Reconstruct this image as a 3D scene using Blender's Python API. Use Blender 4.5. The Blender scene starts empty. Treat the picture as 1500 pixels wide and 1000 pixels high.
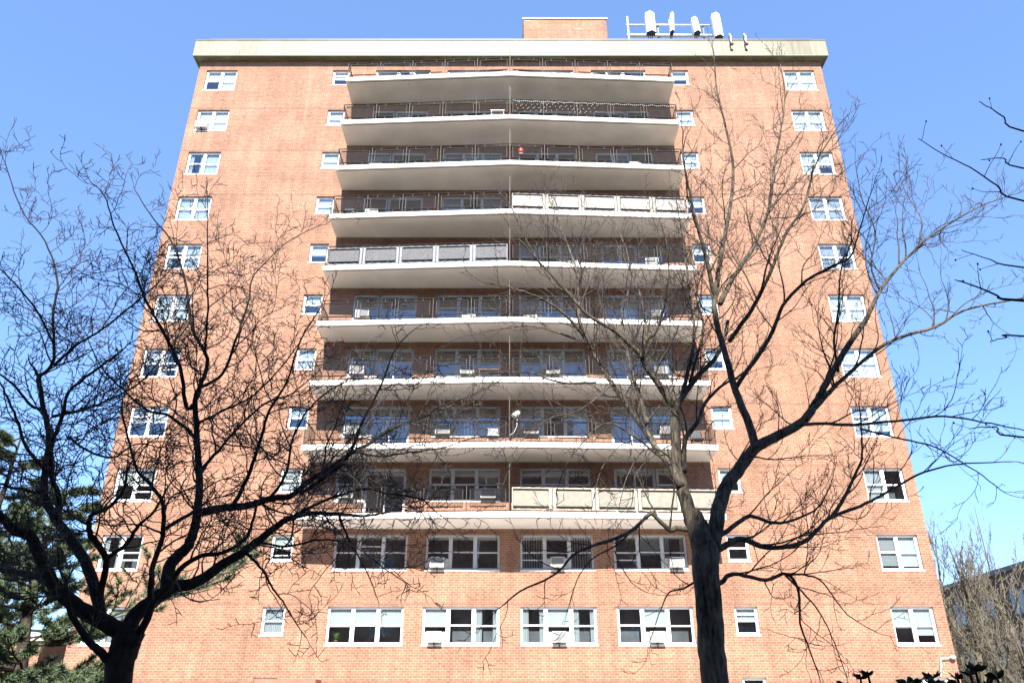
import bpy, math, random
from mathutils import Vector, Matrix
random.seed(7)
S = bpy.context.scene
COL = S.collection
R = math.radians

# ------------------------------------------------------------------ camera geometry
FOC, PITCH, CY, CZ = 1150.0, 0.4489, -31.2, 1.6
_c, _s = math.cos(PITCH), math.sin(PITCH)
def P(u, v, Y):
    """point on the vertical plane y=Y seen at pixel (u,v) of the 1500x1000 photo"""
    a = (u-750)/FOC; b = -(v-500)/FOC
    x, y, z = a, _c-_s*b, _s+_c*b
    t = (Y-CY)/y
    return Vector((t*x, Y, CZ+t*z))

# ------------------------------------------------------------------ materials
def new_mat(name):
    m = bpy.data.materials.new(name); m.use_nodes = True
    nt = m.node_tree
    return m, nt, nt.nodes['Principled BSDF']
def N(nt, t, **k):
    n = nt.nodes.new(t)
    for a, b in k.items(): setattr(n, a, b)
    return n
def plain(name, col, rough=.6, var=.12, scale=3., metal=0., bump=0., spec=.5):
    m, nt, b = new_mat(name)
    tc = N(nt, 'ShaderNodeTexCoord'); no = N(nt, 'ShaderNodeTexNoise')
    no.inputs['Scale'].default_value = scale; no.inputs['Detail'].default_value = 6
    nt.links.new(tc.outputs['Object'], no.inputs['Vector'])
    r = N(nt, 'ShaderNodeValToRGB')
    r.color_ramp.elements[0].position = .3; r.color_ramp.elements[1].position = .7
    r.color_ramp.elements[0].color = tuple(c*(1-var) for c in col)+(1,)
    r.color_ramp.elements[1].color = tuple(min(1, c*(1+var)) for c in col)+(1,)
    nt.links.new(no.outputs['Fac'], r.inputs['Fac'])
    nt.links.new(r.outputs['Color'], b.inputs['Base Color'])
    b.inputs['Roughness'].default_value = rough; b.inputs['Metallic'].default_value = metal
    b.inputs['Specular IOR Level'].default_value = spec
    if bump:
        bp = N(nt, 'ShaderNodeBump'); bp.inputs['Strength'].default_value = bump
        bp.inputs['Distance'].default_value = .02
        nt.links.new(no.outputs['Fac'], bp.inputs['Height']); nt.links.new(bp.outputs['Normal'], b.inputs['Normal'])
    return m

def brick_mat(name, c1, c2, mortar, patch=.22):
    m, nt, b = new_mat(name)
    tc = N(nt, 'ShaderNodeTexCoord'); sp = N(nt, 'ShaderNodeSeparateXYZ')
    nt.links.new(tc.outputs['Object'], sp.inputs[0])
    ad = N(nt, 'ShaderNodeMath', operation='ADD'); nt.links.new(sp.outputs[0], ad.inputs[0]); nt.links.new(sp.outputs[1], ad.inputs[1])
    cb = N(nt, 'ShaderNodeCombineXYZ'); nt.links.new(ad.outputs[0], cb.inputs[0]); nt.links.new(sp.outputs[2], cb.inputs[1])
    br = N(nt, 'ShaderNodeTexBrick')
    br.offset = .5; br.inputs['Scale'].default_value = 1
    br.inputs['Brick Width'].default_value = .203; br.inputs['Row Height'].default_value = .0902
    br.inputs['Mortar Size'].default_value = .0085; br.inputs['Mortar Smooth'].default_value = .3
    br.inputs['Bias'].default_value = -.1
    br.inputs['Color1'].default_value = c1+(1,); br.inputs['Color2'].default_value = c2+(1,); br.inputs['Mortar'].default_value = mortar+(1,)
    nt.links.new(cb.outputs[0], br.inputs['Vector'])
    # large weathering patches and fine grain
    n1 = N(nt, 'ShaderNodeTexNoise'); n1.inputs['Scale'].default_value = .45; n1.inputs['Detail'].default_value = 7
    mp = N(nt, 'ShaderNodeMapping'); mp.inputs['Scale'].default_value = (1, 1, 1.6)
    nt.links.new(tc.outputs['Object'], mp.inputs[0]); nt.links.new(mp.outputs[0], n1.inputs['Vector'])
    n2 = N(nt, 'ShaderNodeTexNoise'); n2.inputs['Scale'].default_value = 9; n2.inputs['Detail'].default_value = 4
    nt.links.new(tc.outputs['Object'], n2.inputs['Vector'])
    mr = N(nt, 'ShaderNodeMapRange'); mr.inputs['From Min'].default_value = .3; mr.inputs['From Max'].default_value = .7
    mr.inputs['To Min'].default_value = 1-patch; mr.inputs['To Max'].default_value = 1+patch*.6
    nt.links.new(n1.outputs['Fac'], mr.inputs['Value'])
    mr2 = N(nt, 'ShaderNodeMapRange'); mr2.inputs['From Min'].default_value = .3; mr2.inputs['From Max'].default_value = .7
    mr2.inputs['To Min'].default_value = .82; mr2.inputs['To Max'].default_value = 1.15
    nt.links.new(n2.outputs['Fac'], mr2.inputs['Value'])
    mu = N(nt, 'ShaderNodeMath', operation='MULTIPLY'); nt.links.new(mr.outputs[0], mu.inputs[0]); nt.links.new(mr2.outputs[0], mu.inputs[1])
    m3 = N(nt, 'ShaderNodeMapping'); m3.inputs['Scale'].default_value = (2.2, 2.2, .16); nt.links.new(tc.outputs['Object'], m3.inputs[0])
    n3 = N(nt, 'ShaderNodeTexNoise'); n3.inputs['Scale'].default_value = 1.3; n3.inputs['Detail'].default_value = 8; n3.inputs['Roughness'].default_value = .65; nt.links.new(m3.outputs[0], n3.inputs['Vector'])
    r3 = N(nt, 'ShaderNodeMapRange'); r3.inputs['From Min'].default_value = .35; r3.inputs['From Max'].default_value = .65; r3.inputs['To Min'].default_value = .84; r3.inputs['To Max'].default_value = 1.12
    nt.links.new(n3.outputs['Fac'], r3.inputs['Value'])
    mu3 = N(nt, 'ShaderNodeMath', operation='MULTIPLY'); nt.links.new(mu.outputs[0], mu3.inputs[0]); nt.links.new(r3.outputs[0], mu3.inputs[1]); mu = mu3
    vm = N(nt, 'ShaderNodeVectorMath', operation='SCALE'); nt.links.new(br.outputs['Color'], vm.inputs[0]); nt.links.new(mu.outputs[0], vm.inputs['Scale'])
    # thin lintel / slab courses that run round the block once a storey
    ms = N(nt, 'ShaderNodeMath', operation='SUBTRACT'); ms.inputs[1].default_value = 5.53; nt.links.new(sp.outputs[2], ms.inputs[0])
    md = N(nt, 'ShaderNodeMath', operation='FLOORED_MODULO'); md.inputs[1].default_value = 2.707; nt.links.new(ms.outputs[0], md.inputs[0])
    lt = N(nt, 'ShaderNodeMath', operation='LESS_THAN'); lt.inputs[1].default_value = .07; nt.links.new(md.outputs[0], lt.inputs[0])
    mf = N(nt, 'ShaderNodeMath', operation='MULTIPLY'); mf.inputs[1].default_value = .45; nt.links.new(lt.outputs[0], mf.inputs[0])
    mx = N(nt, 'ShaderNodeMix', data_type='RGBA'); nt.links.new(mf.outputs[0], mx.inputs[0]); nt.links.new(vm.outputs[0], mx.inputs[6])
    mx.inputs[7].default_value = (c2[0]*.75, c2[1]*.8, c2[2]*.9, 1)
    nt.links.new(mx.outputs[2], b.inputs['Base Color'])
    b.inputs['Roughness'].default_value = .85; b.inputs['Specular IOR Level'].default_value = .25
    bp = N(nt, 'ShaderNodeBump'); bp.inputs['Strength'].default_value = .5; bp.inputs['Distance'].default_value = .01; bp.invert = True
    nt.links.new(br.outputs['Fac'], bp.inputs['Height']); nt.links.new(bp.outputs['Normal'], b.inputs['Normal'])
    return m

def glass_mat(name, tint=(.8, .86, .88), refl=.12):
    m, nt, b = new_mat(name)
    nt.nodes.remove(b)
    out = nt.nodes['Material Output']
    g = N(nt, 'ShaderNodeBsdfGlossy'); g.inputs['Roughness'].default_value = .02; g.inputs['Color'].default_value = (.95, .97, 1, 1)
    t = N(nt, 'ShaderNodeBsdfTransparent'); t.inputs['Color'].default_value = tint+(1,)
    lw = N(nt, 'ShaderNodeFresnel'); lw.inputs['IOR'].default_value = 1.5
    ma = N(nt, 'ShaderNodeMath', operation='MULTIPLY_ADD'); ma.inputs[1].default_value = 1.6; ma.inputs[2].default_value = refl
    ma.use_clamp = True
    nt.links.new(lw.outputs[0], ma.inputs[0])
    # slight waviness of the panes
    tc = N(nt, 'ShaderNodeTexCoord'); no = N(nt, 'ShaderNodeTexNoise'); no.inputs['Scale'].default_value = 1.2
    bp = N(nt, 'ShaderNodeBump'); bp.inputs['Strength'].default_value = .06; bp.inputs['Distance'].default_value = .05
    nt.links.new(tc.outputs['Object'], no.inputs['Vector']); nt.links.new(no.outputs['Fac'], bp.inputs['Height']); nt.links.new(bp.outputs['Normal'], g.inputs['Normal'])
    mx = N(nt, 'ShaderNodeMixShader'); nt.links.new(ma.outputs[0], mx.inputs[0]); nt.links.new(t.outputs[0], mx.inputs[1]); nt.links.new(g.outputs[0], mx.inputs[2])
    nt.links.new(mx.outputs[0], out.inputs['Surface'])
    return m

def bark_mat(name, dark, light, sc=9.):
    m, nt, b = new_mat(name)
    tc = N(nt, 'ShaderNodeTexCoord'); mp = N(nt, 'ShaderNodeMapping'); mp.inputs['Scale'].default_value = (2.2, 2.2, .45)
    no = N(nt, 'ShaderNodeTexNoise'); no.inputs['Scale'].default_value = sc; no.inputs['Detail'].default_value = 9; no.inputs['Roughness'].default_value = .7
    n2 = N(nt, 'ShaderNodeTexNoise'); n2.inputs['Scale'].default_value = 1.7; n2.inputs['Detail'].default_value = 5
    nt.links.new(tc.outputs['Object'], mp.inputs[0]); nt.links.new(mp.outputs[0], no.inputs['Vector']); nt.links.new(tc.outputs['Object'], n2.inputs['Vector'])
    av = N(nt, 'ShaderNodeMath', operation='MULTIPLY_ADD'); av.inputs[1].default_value = .7
    sc2 = N(nt, 'ShaderNodeMath', operation='MULTIPLY'); sc2.inputs[1].default_value = .3
    nt.links.new(n2.outputs['Fac'], sc2.inputs[0]); nt.links.new(no.outputs['Fac'], av.inputs[0]); nt.links.new(sc2.outputs[0], av.inputs[2])
    r = N(nt, 'ShaderNodeValToRGB'); r.color_ramp.elements[0].position = .4; r.color_ramp.elements[1].position = .6
    r.color_ramp.elements[0].color = dark+(1,); r.color_ramp.elements[1].color = light+(1,)
    nt.links.new(av.outputs[0], r.inputs['Fac']); nt.links.new(r.outputs['Color'], b.inputs['Base Color'])
    b.inputs['Roughness'].default_value = .9; b.inputs['Specular IOR Level'].default_value = .2
    bp = N(nt, 'ShaderNodeBump'); bp.inputs['Strength'].default_value = 1.; bp.inputs['Distance'].default_value = .035
    nt.links.new(no.outputs['Fac'], bp.inputs['Height']); nt.links.new(bp.outputs['Normal'], b.inputs['Normal'])
    return m

def slab_mat(name, col, stain, thr=.66):
    """painted concrete with flaked dark / rusty spots"""
    m, nt, b = new_mat(name)
    tc = N(nt, 'ShaderNodeTexCoord'); a = N(nt, 'ShaderNodeTexNoise'); a.inputs['Scale'].default_value = .8; a.inputs['Detail'].default_value = 8
    nt.links.new(tc.outputs['Object'], a.inputs['Vector'])
    mp = N(nt, 'ShaderNodeMapping'); mp.inputs['Scale'].default_value = (3, 1.2, 1); nt.links.new(tc.outputs['Object'], mp.inputs[0])
    c = N(nt, 'ShaderNodeTexNoise'); c.inputs['Scale'].default_value = .9; c.inputs['Detail'].default_value = 10; c.inputs['Roughness'].default_value = .75
    nt.links.new(mp.outputs[0], c.inputs['Vector'])
    r = N(nt, 'ShaderNodeValToRGB'); r.color_ramp.elements[0].position = .3; r.color_ramp.elements[1].position = .7
    r.color_ramp.elements[0].color = tuple(x*.86 for x in col)+(1,); r.color_ramp.elements[1].color = tuple(min(1, x*1.08) for x in col)+(1,)
    nt.links.new(a.outputs['Fac'], r.inputs['Fac'])
    r2 = N(nt, 'ShaderNodeValToRGB'); r2.color_ramp.elements[0].position = thr; r2.color_ramp.elements[1].position = thr+.04
    nt.links.new(c.outputs['Fac'], r2.inputs['Fac'])
    mx = N(nt, 'ShaderNodeMix', data_type='RGBA'); nt.links.new(r2.outputs['Color'], mx.inputs[0])
    nt.links.new(r.outputs['Color'], mx.inputs[6]); mx.inputs[7].default_value = stain+(1,)
    nt.links.new(mx.outputs[2], b.inputs['Base Color']); b.inputs['Roughness'].default_value = .8
    return m

def fascia_mat():
    m, nt, b = new_mat('cream_metal')
    tc = N(nt, 'ShaderNodeTexCoord'); sp = N(nt, 'ShaderNodeSeparateXYZ'); nt.links.new(tc.outputs['Object'], sp.inputs[0])
    dv = N(nt, 'ShaderNodeMath', operation='DIVIDE'); dv.inputs[1].default_value = 1.22; nt.links.new(sp.outputs[0], dv.inputs[0])
    fl = N(nt, 'ShaderNodeMath', operation='FLOOR'); nt.links.new(dv.outputs[0], fl.inputs[0])
    wn = N(nt, 'ShaderNodeTexWhiteNoise', noise_dimensions='1D'); nt.links.new(fl.outputs[0], wn.inputs['W'])
    mp = N(nt, 'ShaderNodeMapping'); mp.inputs['Scale'].default_value = (5, 5, .7); nt.links.new(tc.outputs['Object'], mp.inputs[0])
    no = N(nt, 'ShaderNodeTexNoise'); no.inputs['Scale'].default_value = 1.5; no.inputs['Detail'].default_value = 6; nt.links.new(mp.outputs[0], no.inputs['Vector'])
    md = N(nt, 'ShaderNodeMath', operation='MULTIPLY_ADD'); md.inputs[1].default_value = .5
    nt.links.new(wn.outputs['Value'], md.inputs[0]); nt.links.new(no.outputs['Fac'], md.inputs[2])
    r = N(nt, 'ShaderNodeValToRGB'); r.color_ramp.elements[0].position = .3; r.color_ramp.elements[1].position = 1.
    r.color_ramp.elements[0].color = (.080, .071, .043, 1); r.color_ramp.elements[1].color = (.168, .148, .098, 1)
    nt.links.new(md.outputs[0], r.inputs['Fac'])
    # green copper-ish stain on the drip edge
    lt = N(nt, 'ShaderNodeMapRange'); lt.inputs['From Min'].default_value = 33.16; lt.inputs['From Max'].default_value = 33.25; lt.inputs['To Min'].default_value = .8; lt.inputs['To Max'].default_value = 0
    nt.links.new(sp.outputs[2], lt.inputs['Value'])
    mx = N(nt, 'ShaderNodeMix', data_type='RGBA'); nt.links.new(lt.outputs[0], mx.inputs[0]); nt.links.new(r.outputs['Color'], mx.inputs[6]); mx.inputs[7].default_value = (.10, .19, .10, 1)
    nt.links.new(mx.outputs[2], b.inputs['Base Color']); b.inputs['Roughness'].default_value = .55
    return m

def stripe_mat(name, c1, c2, period, axis=2, duty=.5, rough=.7):
    m, nt, b = new_mat(name)
    tc = N(nt, 'ShaderNodeTexCoord'); sp = N(nt, 'ShaderNodeSeparateXYZ'); nt.links.new(tc.outputs['Object'], sp.inputs[0])
    md = N(nt, 'ShaderNodeMath', operation='FLOORED_MODULO'); md.inputs[1].default_value = period; nt.links.new(sp.outputs[axis], md.inputs[0])
    lt = N(nt, 'ShaderNodeMath', operation='LESS_THAN'); lt.inputs[1].default_value = period*duty; nt.links.new(md.outputs[0], lt.inputs[0])
    mx = N(nt, 'ShaderNodeMix', data_type='RGBA'); nt.links.new(lt.outputs[0], mx.inputs[0]); mx.inputs[6].default_value = c1+(1,); mx.inputs[7].default_value = c2+(1,)
    nt.links.new(mx.outputs[2], b.inputs['Base Color']); b.inputs['Roughness'].default_value = rough
    return m

M = {}
M['brick'] = brick_mat('orange_brick', (.270, .132, .085), (.198, .091, .059), (.342, .250, .178))
M['brick2'] = brick_mat('brown_brick', (.14, .085, .06), (.10, .062, .045), (.16, .13, .11))
M['slab'] = slab_mat('painted_slab', (.80, .755, .69), (.52, .46, .38), .68)
M['slab_top'] = slab_mat('flaking_painted_slab', (.66, .63, .58), (.09, .08, .07), .635)
M['deck'] = slab_mat('worn_balcony_deck', (.13, .125, .12), (.07, .065, .06), .6)
M['edge'] = slab_mat('white_painted_edge', (.84, .84, .82), (.42, .15, .045), .645)
M['fascia'] = fascia_mat()
M['soffit'] = plain('olive_soffit', (.13, .12, .075), .8, .3, 2)
M['white'] = plain('white_window_paint', (.80, .81, .82), .45, .04)
M['shaded_grayframe'] = plain('shaded_grey_frame', (.46, .48, .50), .45, .06)  # white frame paint darkened for slab shade; plain grey elsewhere
M['sill'] = plain('pale_stone_sill', (.70, .68, .64), .7, .12, 6)
M['glass'] = glass_mat('window_glass')
M['room'] = plain('dim_room', (.19, .20, .215), .9, .4, 1.3)
M['blind'] = stripe_mat('white_blind', (.46, .49, .50), (.30, .32, .34), .05)
M['shade'] = plain('white_roller_shade', (.60, .64, .65), .8, .05)
M['vblind'] = stripe_mat('vertical_blind', (.50, .48, .45), (.10, .1, .1), .10, 0)
M['curtain'] = stripe_mat('pale_curtain', (.58, .62, .64), (.38, .42, .45), .07, 0, .4)
M['rail'] = plain('shaded_railing_paint', (.006, .0055, .006), .6, .2, spec=.12)  # black paint, crossbars kept darker for their shaded undersides
mm_, nt_, pb_ = new_mat('dark_wire_mesh')
pb_.inputs['Base Color'].default_value = (.02, .018, .018, 1); pb_.inputs['Roughness'].default_value = .7; pb_.inputs['Specular IOR Level'].default_value = .1
tr_ = nt_.nodes.new('ShaderNodeBsdfTransparent'); mx_ = nt_.nodes.new('ShaderNodeMixShader'); mx_.inputs[0].default_value = .33
nt_.links.new(tr_.outputs[0], mx_.inputs[1]); nt_.links.new(pb_.outputs[0], mx_.inputs[2]); nt_.links.new(mx_.outputs[0], nt_.nodes['Material Output'].inputs['Surface'])
M['wiremesh'] = mm_
M['post'] = plain('grey_sunlit_post', (.048, .046, .044), .6, .3, 8, spec=.2)  # railing uprights lightened from black for their sunlit fronts
M['ac'] = plain('white_ac_casing', (.50, .50, .48), .5, .06)
M['acgrille'] = stripe_mat('ac_grille', (.24, .24, .245), (.13, .135, .14), .03)
M['cream'] = plain('cream_cloth', (.40, .35, .27), .9, .12, 4, bump=.4)
M['beige'] = plain('beige_mesh_cloth', (.215, .20, .165), .9, .14, 5, bump=.5)
M['silver'] = plain('silver_grey_cloth', (.19, .205, .235), .7, .16, 4, bump=.5)
M['greymesh'] = plain('speckled_grey_mesh', (.10, .10, .105), .9, .5, 26)
M['whitecloth'] = plain('off_white_cloth', (.30, .28, .25), .9, .14, 5, bump=.5)
M['antenna'] = plain('white_antenna', (.85, .85, .84), .4, .03)
M['steel'] = plain('galvanised_steel', (.62, .63, .64), .4, .1, 5, .3)
M['darkmetal'] = plain('dark_metal', (.05, .05, .055), .5, .2)
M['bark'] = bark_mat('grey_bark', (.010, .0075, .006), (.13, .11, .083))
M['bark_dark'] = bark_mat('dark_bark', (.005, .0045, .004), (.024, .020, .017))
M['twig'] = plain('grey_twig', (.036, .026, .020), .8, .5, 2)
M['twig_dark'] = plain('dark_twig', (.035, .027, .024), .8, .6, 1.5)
M['twig_far'] = plain('olive_grey_twig', (.115, .10, .075), .8, .3, 1)
M['pinebark'] = bark_mat('pine_bark', (.02, .016, .014), (.07, .05, .04))
M['needle'] = plain('pine_needles', (.085, .12, .058), .6, .45, 1.4)
M['leaf'] = plain('dark_evergreen_leaf', (.022, .036, .014), .65, .4, 8, spec=.2)
M['grass'] = plain('grass', (.20, .19, .11), .9, .4, .6, bump=.5)
M['path'] = plain('concrete_path', (.35, .34, .32), .85, .15, 1.5, bump=.2)
M['lintel'] = plain('painted_red_lintel', (.42, .10, .07), .7, .15, 3)
M['roof'] = plain('roof_gravel', (.22, .21, .20), .9, .2, 4)
M['red'] = plain('red_plastic', (.5, .03, .03), .4, .1)
M['green'] = plain('house_plant', (.12, .26, .06), .5, .4, 10)
M['wood'] = plain('brown_wood', (.22, .12, .06), .6, .3, 6)
M['bluegrey_dim'] = plain('blue_grey_frame', (.10, .12, .16), .6, .1)
M['bluegrey'] = plain('blue_grey_door', (.34, .42, .55), .5, .06)
M['chrome'] = plain('chrome', (.7, .7, .72), .2, .05, 3, .9)

# ------------------------------------------------------------------ mesh builder
class MB:
    def __init__(s): s.v = []; s.f = []; s.mi = []; s.m = 0
    def quad(s, a, b, c, d):
        n = len(s.v); s.v += [tuple(a), tuple(b), tuple(c), tuple(d)]; s.f.append((n, n+1, n+2, n+3)); s.mi.append(s.m)
    def poly(s, pts):
        n = len(s.v); s.v += [tuple(p) for p in pts]; s.f.append(tuple(range(n, n+len(pts)))); s.mi.append(s.m)
    def box(s, x0, x1, y0, y1, z0, z1):
        if x0 > x1: x0, x1 = x1, x0
        if y0 > y1: y0, y1 = y1, y0
        if z0 > z1: z0, z1 = z1, z0
        n = len(s.v)
        s.v += [(x0,y0,z0),(x1,y0,z0),(x1,y1,z0),(x0,y1,z0),(x0,y0,z1),(x1,y0,z1),(x1,y1,z1),(x0,y1,z1)]
        s.f += [(n,n+3,n+2,n+1),(n+4,n+5,n+6,n+7),(n,n+1,n+5,n+4),(n+1,n+2,n+6,n+5),(n+2,n+3,n+7,n+6),(n+3,n,n+4,n+7)]
        s.mi += [s.m]*6
        return s
    def bar(s, a, b, w, h=None):
        """square section bar from a to b"""
        h = h or w; a = Vector(a); b = Vector(b); t = (b-a).normalized()
        u = t.cross(Vector((0,0,1)))
        if u.length < .01: u = Vector((1,0,0))
        u.normalize(); v = u.cross(t)
        n = len(s.v)
        for p in (a, b):
            for i, j in ((-1,-1),(1,-1),(1,1),(-1,1)): s.v.append(tuple(p+u*(w/2*i)+v*(h/2*j)))
        s.f += [(n,n+1,n+5,n+4),(n+1,n+2,n+6,n+5),(n+2,n+3,n+7,n+6),(n+3,n,n+4,n+7),(n+3,n+2,n+1,n),(n+4,n+5,n+6,n+7)]
        s.mi += [s.m]*6
        return s
    def tube(s, pts, rad, k=6, cap=True):
        """tapered tube along pts with parallel-transported rings"""
        n0 = len(s.v); m = len(pts); u = None
        for i in range(m):
            t = (pts[min(i+1, m-1)]-pts[max(i-1, 0)])
            if t.length < 1e-6: t = Vector((0,0,1))
            t.normalize()
            if u is None:
                u = t.cross(Vector((.31,.2,.93)));
                if u.length < .05: u = t.cross(Vector((1,0,0)))
            u = (u-t*u.dot(t)).normalized(); w = t.cross(u)
            r = rad[i]
            for j in range(k):
                a = 2*math.pi*j/k
                s.v.append(tuple(pts[i]+(u*math.cos(a)+w*math.sin(a))*r))
        for i in range(m-1):
            for j in range(k):
                a = n0+i*k+j; b = n0+i*k+(j+1) % k
                s.f.append((a, b, b+k, a+k)); s.mi.append(s.m)
        if cap:
            s.f.append(tuple(n0+j for j in range(k-1, -1, -1))); s.f.append(tuple(n0+(m-1)*k+j for j in range(k))); s.mi += [s.m]*2
        return s
    def ball(s, c, r, sx=1, sz=1, seg=8, rings=5):
        n0 = len(s.v)
        for i in range(rings+1):
            ph = math.pi*i/rings
            for j in range(seg):
                a = 2*math.pi*j/seg
                s.v.append((c[0]+r*sx*math.sin(ph)*math.cos(a), c[1]+r*math.sin(ph)*math.sin(a), c[2]+r*sz*math.cos(ph)))
        for i in range(rings):
            for j in range(seg):
                a = n0+i*seg+j; b = n0+i*seg+(j+1) % seg
                s.f.append((a, a+seg, b+seg, b)); s.mi.append(s.m)
        return s
    def build(s, name, mat, parent=None, smooth=False):
        me = bpy.data.meshes.new(name); me.from_pydata(s.v, [], s.f)
        ms = mat if isinstance(mat, (list, tuple)) else [mat]
        for q in ms: me.materials.append(M[q])
        if len(ms) > 1: me.polygons.foreach_set('material_index', s.mi)
        if smooth: me.polygons.foreach_set('use_smooth', [True]*len(me.polygons))
        me.update()
        o = bpy.data.objects.new(name, me); COL.objects.link(o)
        if parent: o.parent = parent; o.matrix_parent_inverse = parent.matrix_world.inverted()
        return o

def tag(o, label, cat, group=None, kind=None):
    if label: o['label'] = label
    if cat: o['category'] = cat
    if group: o['group'] = group
    if kind: o['kind'] = kind
    return o
def thing(name, label, cat, loc=(0,0,0), group=None):
    o = bpy.data.objects.new(name, None); COL.objects.link(o); o.location = loc; o.empty_display_size = .2
    o.matrix_world = Matrix.Translation(loc)
    return tag(o, label, cat, group)

# ------------------------------------------------------------------ ground
g = MB(); g.quad((-600,-600,0),(600,-600,0),(600,900,0),(-600,900,0)); tag(g.build('ground','grass'), None, None, kind='structure')
g = MB(); g.quad((-60,-35.5,.004),(60,-35.5,.004),(60,-32.6,.004),(-60,-32.6,.004)); tag(g.build('path','path'), None, None, kind='structure')

M['bounce_paving'] = plain('pale_bounce_paving', (.46, .44, .41), .85, .12, 1.2, bump=.2)
g = MB(); g.quad((-24,-15,.006),(24,-15,.006),(24,-.02,.006),(-24,-.02,.006)); tag(g.build('bounce_forecourt','bounce_paving'), None, None, kind='structure')  # unseen pale ground added to bounce sunlight onto the balcony undersides
# ------------------------------------------------------------------ apartment building
WX0, WX1, WTOP, DEPTH = -16.55, 16.40, 33.18, 15.0
def ZT(n): return 5.48+(n-2)*2.707 if n > 1 else 3.0          # top of the window row on storey n
def SLAB(n): return 8.62+(n-4)*2.728        # top of the balcony slab of storey n
WH = 1.37
REC = .10                                   # recess of the frames behind the brick face
bld = thing('apartment_building', 'twelve storey orange brick apartment block with stacked white balconies', 'apartment building', (0, DEPTH/2, 0))

openings = []   # (kind, storey, column, x0, x1, z0, z1)
for n in range(1, 13):
    zt = ZT(n); zb = zt-WH
    openings.append(('double', n, 'left', -16.13, -14.51, zb, zt))
    openings.append(('double', n, 'right', 14.34, 15.96, zb, zt))
    openings.append(('small', n, 'left', -9.45, -8.58, zt-1.02, zt))
    openings.append(('small', n, 'right', 8.42, 9.30, zt-1.02, zt))
    if n == 1:
        continue
    o1 = 0 if n < 4 else .2
    openings.append(('triple' if n < 4 else 'combo', n, 1, -6.98-o1, -4.10-o1, zb, zt))
    openings.append(('triple', n, 2, -3.38, -.48, zb, zt))
    openings.append(('triple', n, 3, .32, 3.20, zb, zt))
    openings.append(('triple' if n < 4 else 'combo', n, 4, 3.98+o1*.9, 6.85+o1, zb, zt))

holes = []
for k, n, c, x0, x1, z0, z1 in openings:
    if k == 'combo':
        xm = x0+(x1-x0)*.41 if c == 1 else x0+(x1-x0)*.59
        sl = SLAB(n)+.04
        if c == 1: holes += [(x0, xm, z0, z1), (xm, x1, sl, z1)]
        else: holes += [(x0, xm, sl, z1), (xm, x1, z0, z1)]
    else: holes.append((x0, x1, z0, z1))
xs = sorted(set([WX0, WX1]+[h[0] for h in holes]+[h[1] for h in holes]))
zs = sorted(set([0., WTOP]+[h[2] for h in holes]+[h[3] for h in holes]))
w = MB()
for j in range(len(zs)-1):
    z0, z1 = zs[j], zs[j+1]; zm = (z0+z1)/2
    run = None
    for i in range(len(xs)-1):
        xm = (xs[i]+xs[i+1])/2
        solid = not any(h[0] < xm < h[1] and h[2] < zm < h[3] for h in holes)
        if solid and run is None: run = xs[i]
        if not solid and run is not None:
            w.quad((run,0,z0),(xs[i],0,z0),(xs[i],0,z1),(run,0,z1)); run = None
    if run is not None: w.quad((run,0,z0),(WX1,0,z0),(WX1,0,z1),(run,0,z1))
for x0, x1, z0, z1 in holes:                 # brick reveals
    w.quad((x0,0,z1),(x1,0,z1),(x1,.3,z1),(x0,.3,z1)); w.quad((x0,0,z0),(x0,.3,z0),(x1,.3,z0),(x1,0,z0))
    w.quad((x0,0,z0),(x0,0,z1),(x0,.3,z1),(x0,.3,z0)); w.quad((x1,0,z0),(x1,.3,z0),(x1,.3,z1),(x1,0,z1))
w.quad((WX0,DEPTH,0),(WX0,0,0),(WX0,0,WTOP),(WX0,DEPTH,WTOP)); w.quad((WX1,0,0),(WX1,DEPTH,0),(WX1,DEPTH,WTOP),(WX1,0,WTOP))
w.quad((WX1,DEPTH,0),(WX0,DEPTH,0),(WX0,DEPTH,WTOP),(WX1,DEPTH,WTOP))
w.build('wall', 'brick', bld)

# roof slab, cornice fascia with soffit
def ring(mb, x0, x1, y0, y1, z0, z1): mb.box(x0, x1, y0, y1, z0, z1)
FX0, FX1, FY = WX0-.30, WX1+.30, -.43
r = MB(); r.box(WX0+.02, WX1-.02, .02, DEPTH-.02, WTOP-.3, WTOP+.02); roof = r.build('roof', 'roof', bld)
f = MB()
f.box(FX0, FX1, FY, FY+.06, 33.15, 34.20)
f.box(FX0, FX0+.06, FY+.06, DEPTH+.3, 33.15, 34.20); f.box(FX1-.06, FX1, FY+.06, DEPTH+.3, 33.15, 34.20)
f.box(FX0-.02, FX1+.02, FY-.025, FY+.3, 34.20, 34.24)
x = FX0+1.22
while x < FX1: f.box(x-.008, x+.008, FY-.012, FY, 33.16, 34.20); x += 1.22
corn = f.build('cornice', 'fascia', roof)
f = MB(); f.box(FX0+.01, FX1-.01, FY+.01, .6, 33.182, 33.23); f.box(FX0+.01, WX0+.02, .6, DEPTH, 33.182, 33.23); f.box(WX1-.02, FX1-.01, .6, DEPTH, 33.182, 33.23)
x = FX0+.5
while x < FX1: f.box(x-.02, x+.02, FY+.06, -.01, 33.165, 33.182); x += .55
f.build('soffit', 'soffit', roof)
f = MB(); z = 34.42
f.bar((FX0+.7, FY+.12, z), (FX1-.6, FY+.12, z), .05)
x = FX0+.7
while x < FX1-.4: f.bar((x, FY+.12, 34.24), (x, FY+.12, z+.04), .022); x += 1.63
f.build('roof_cable_rail', 'darkmetal', roof)

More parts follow.
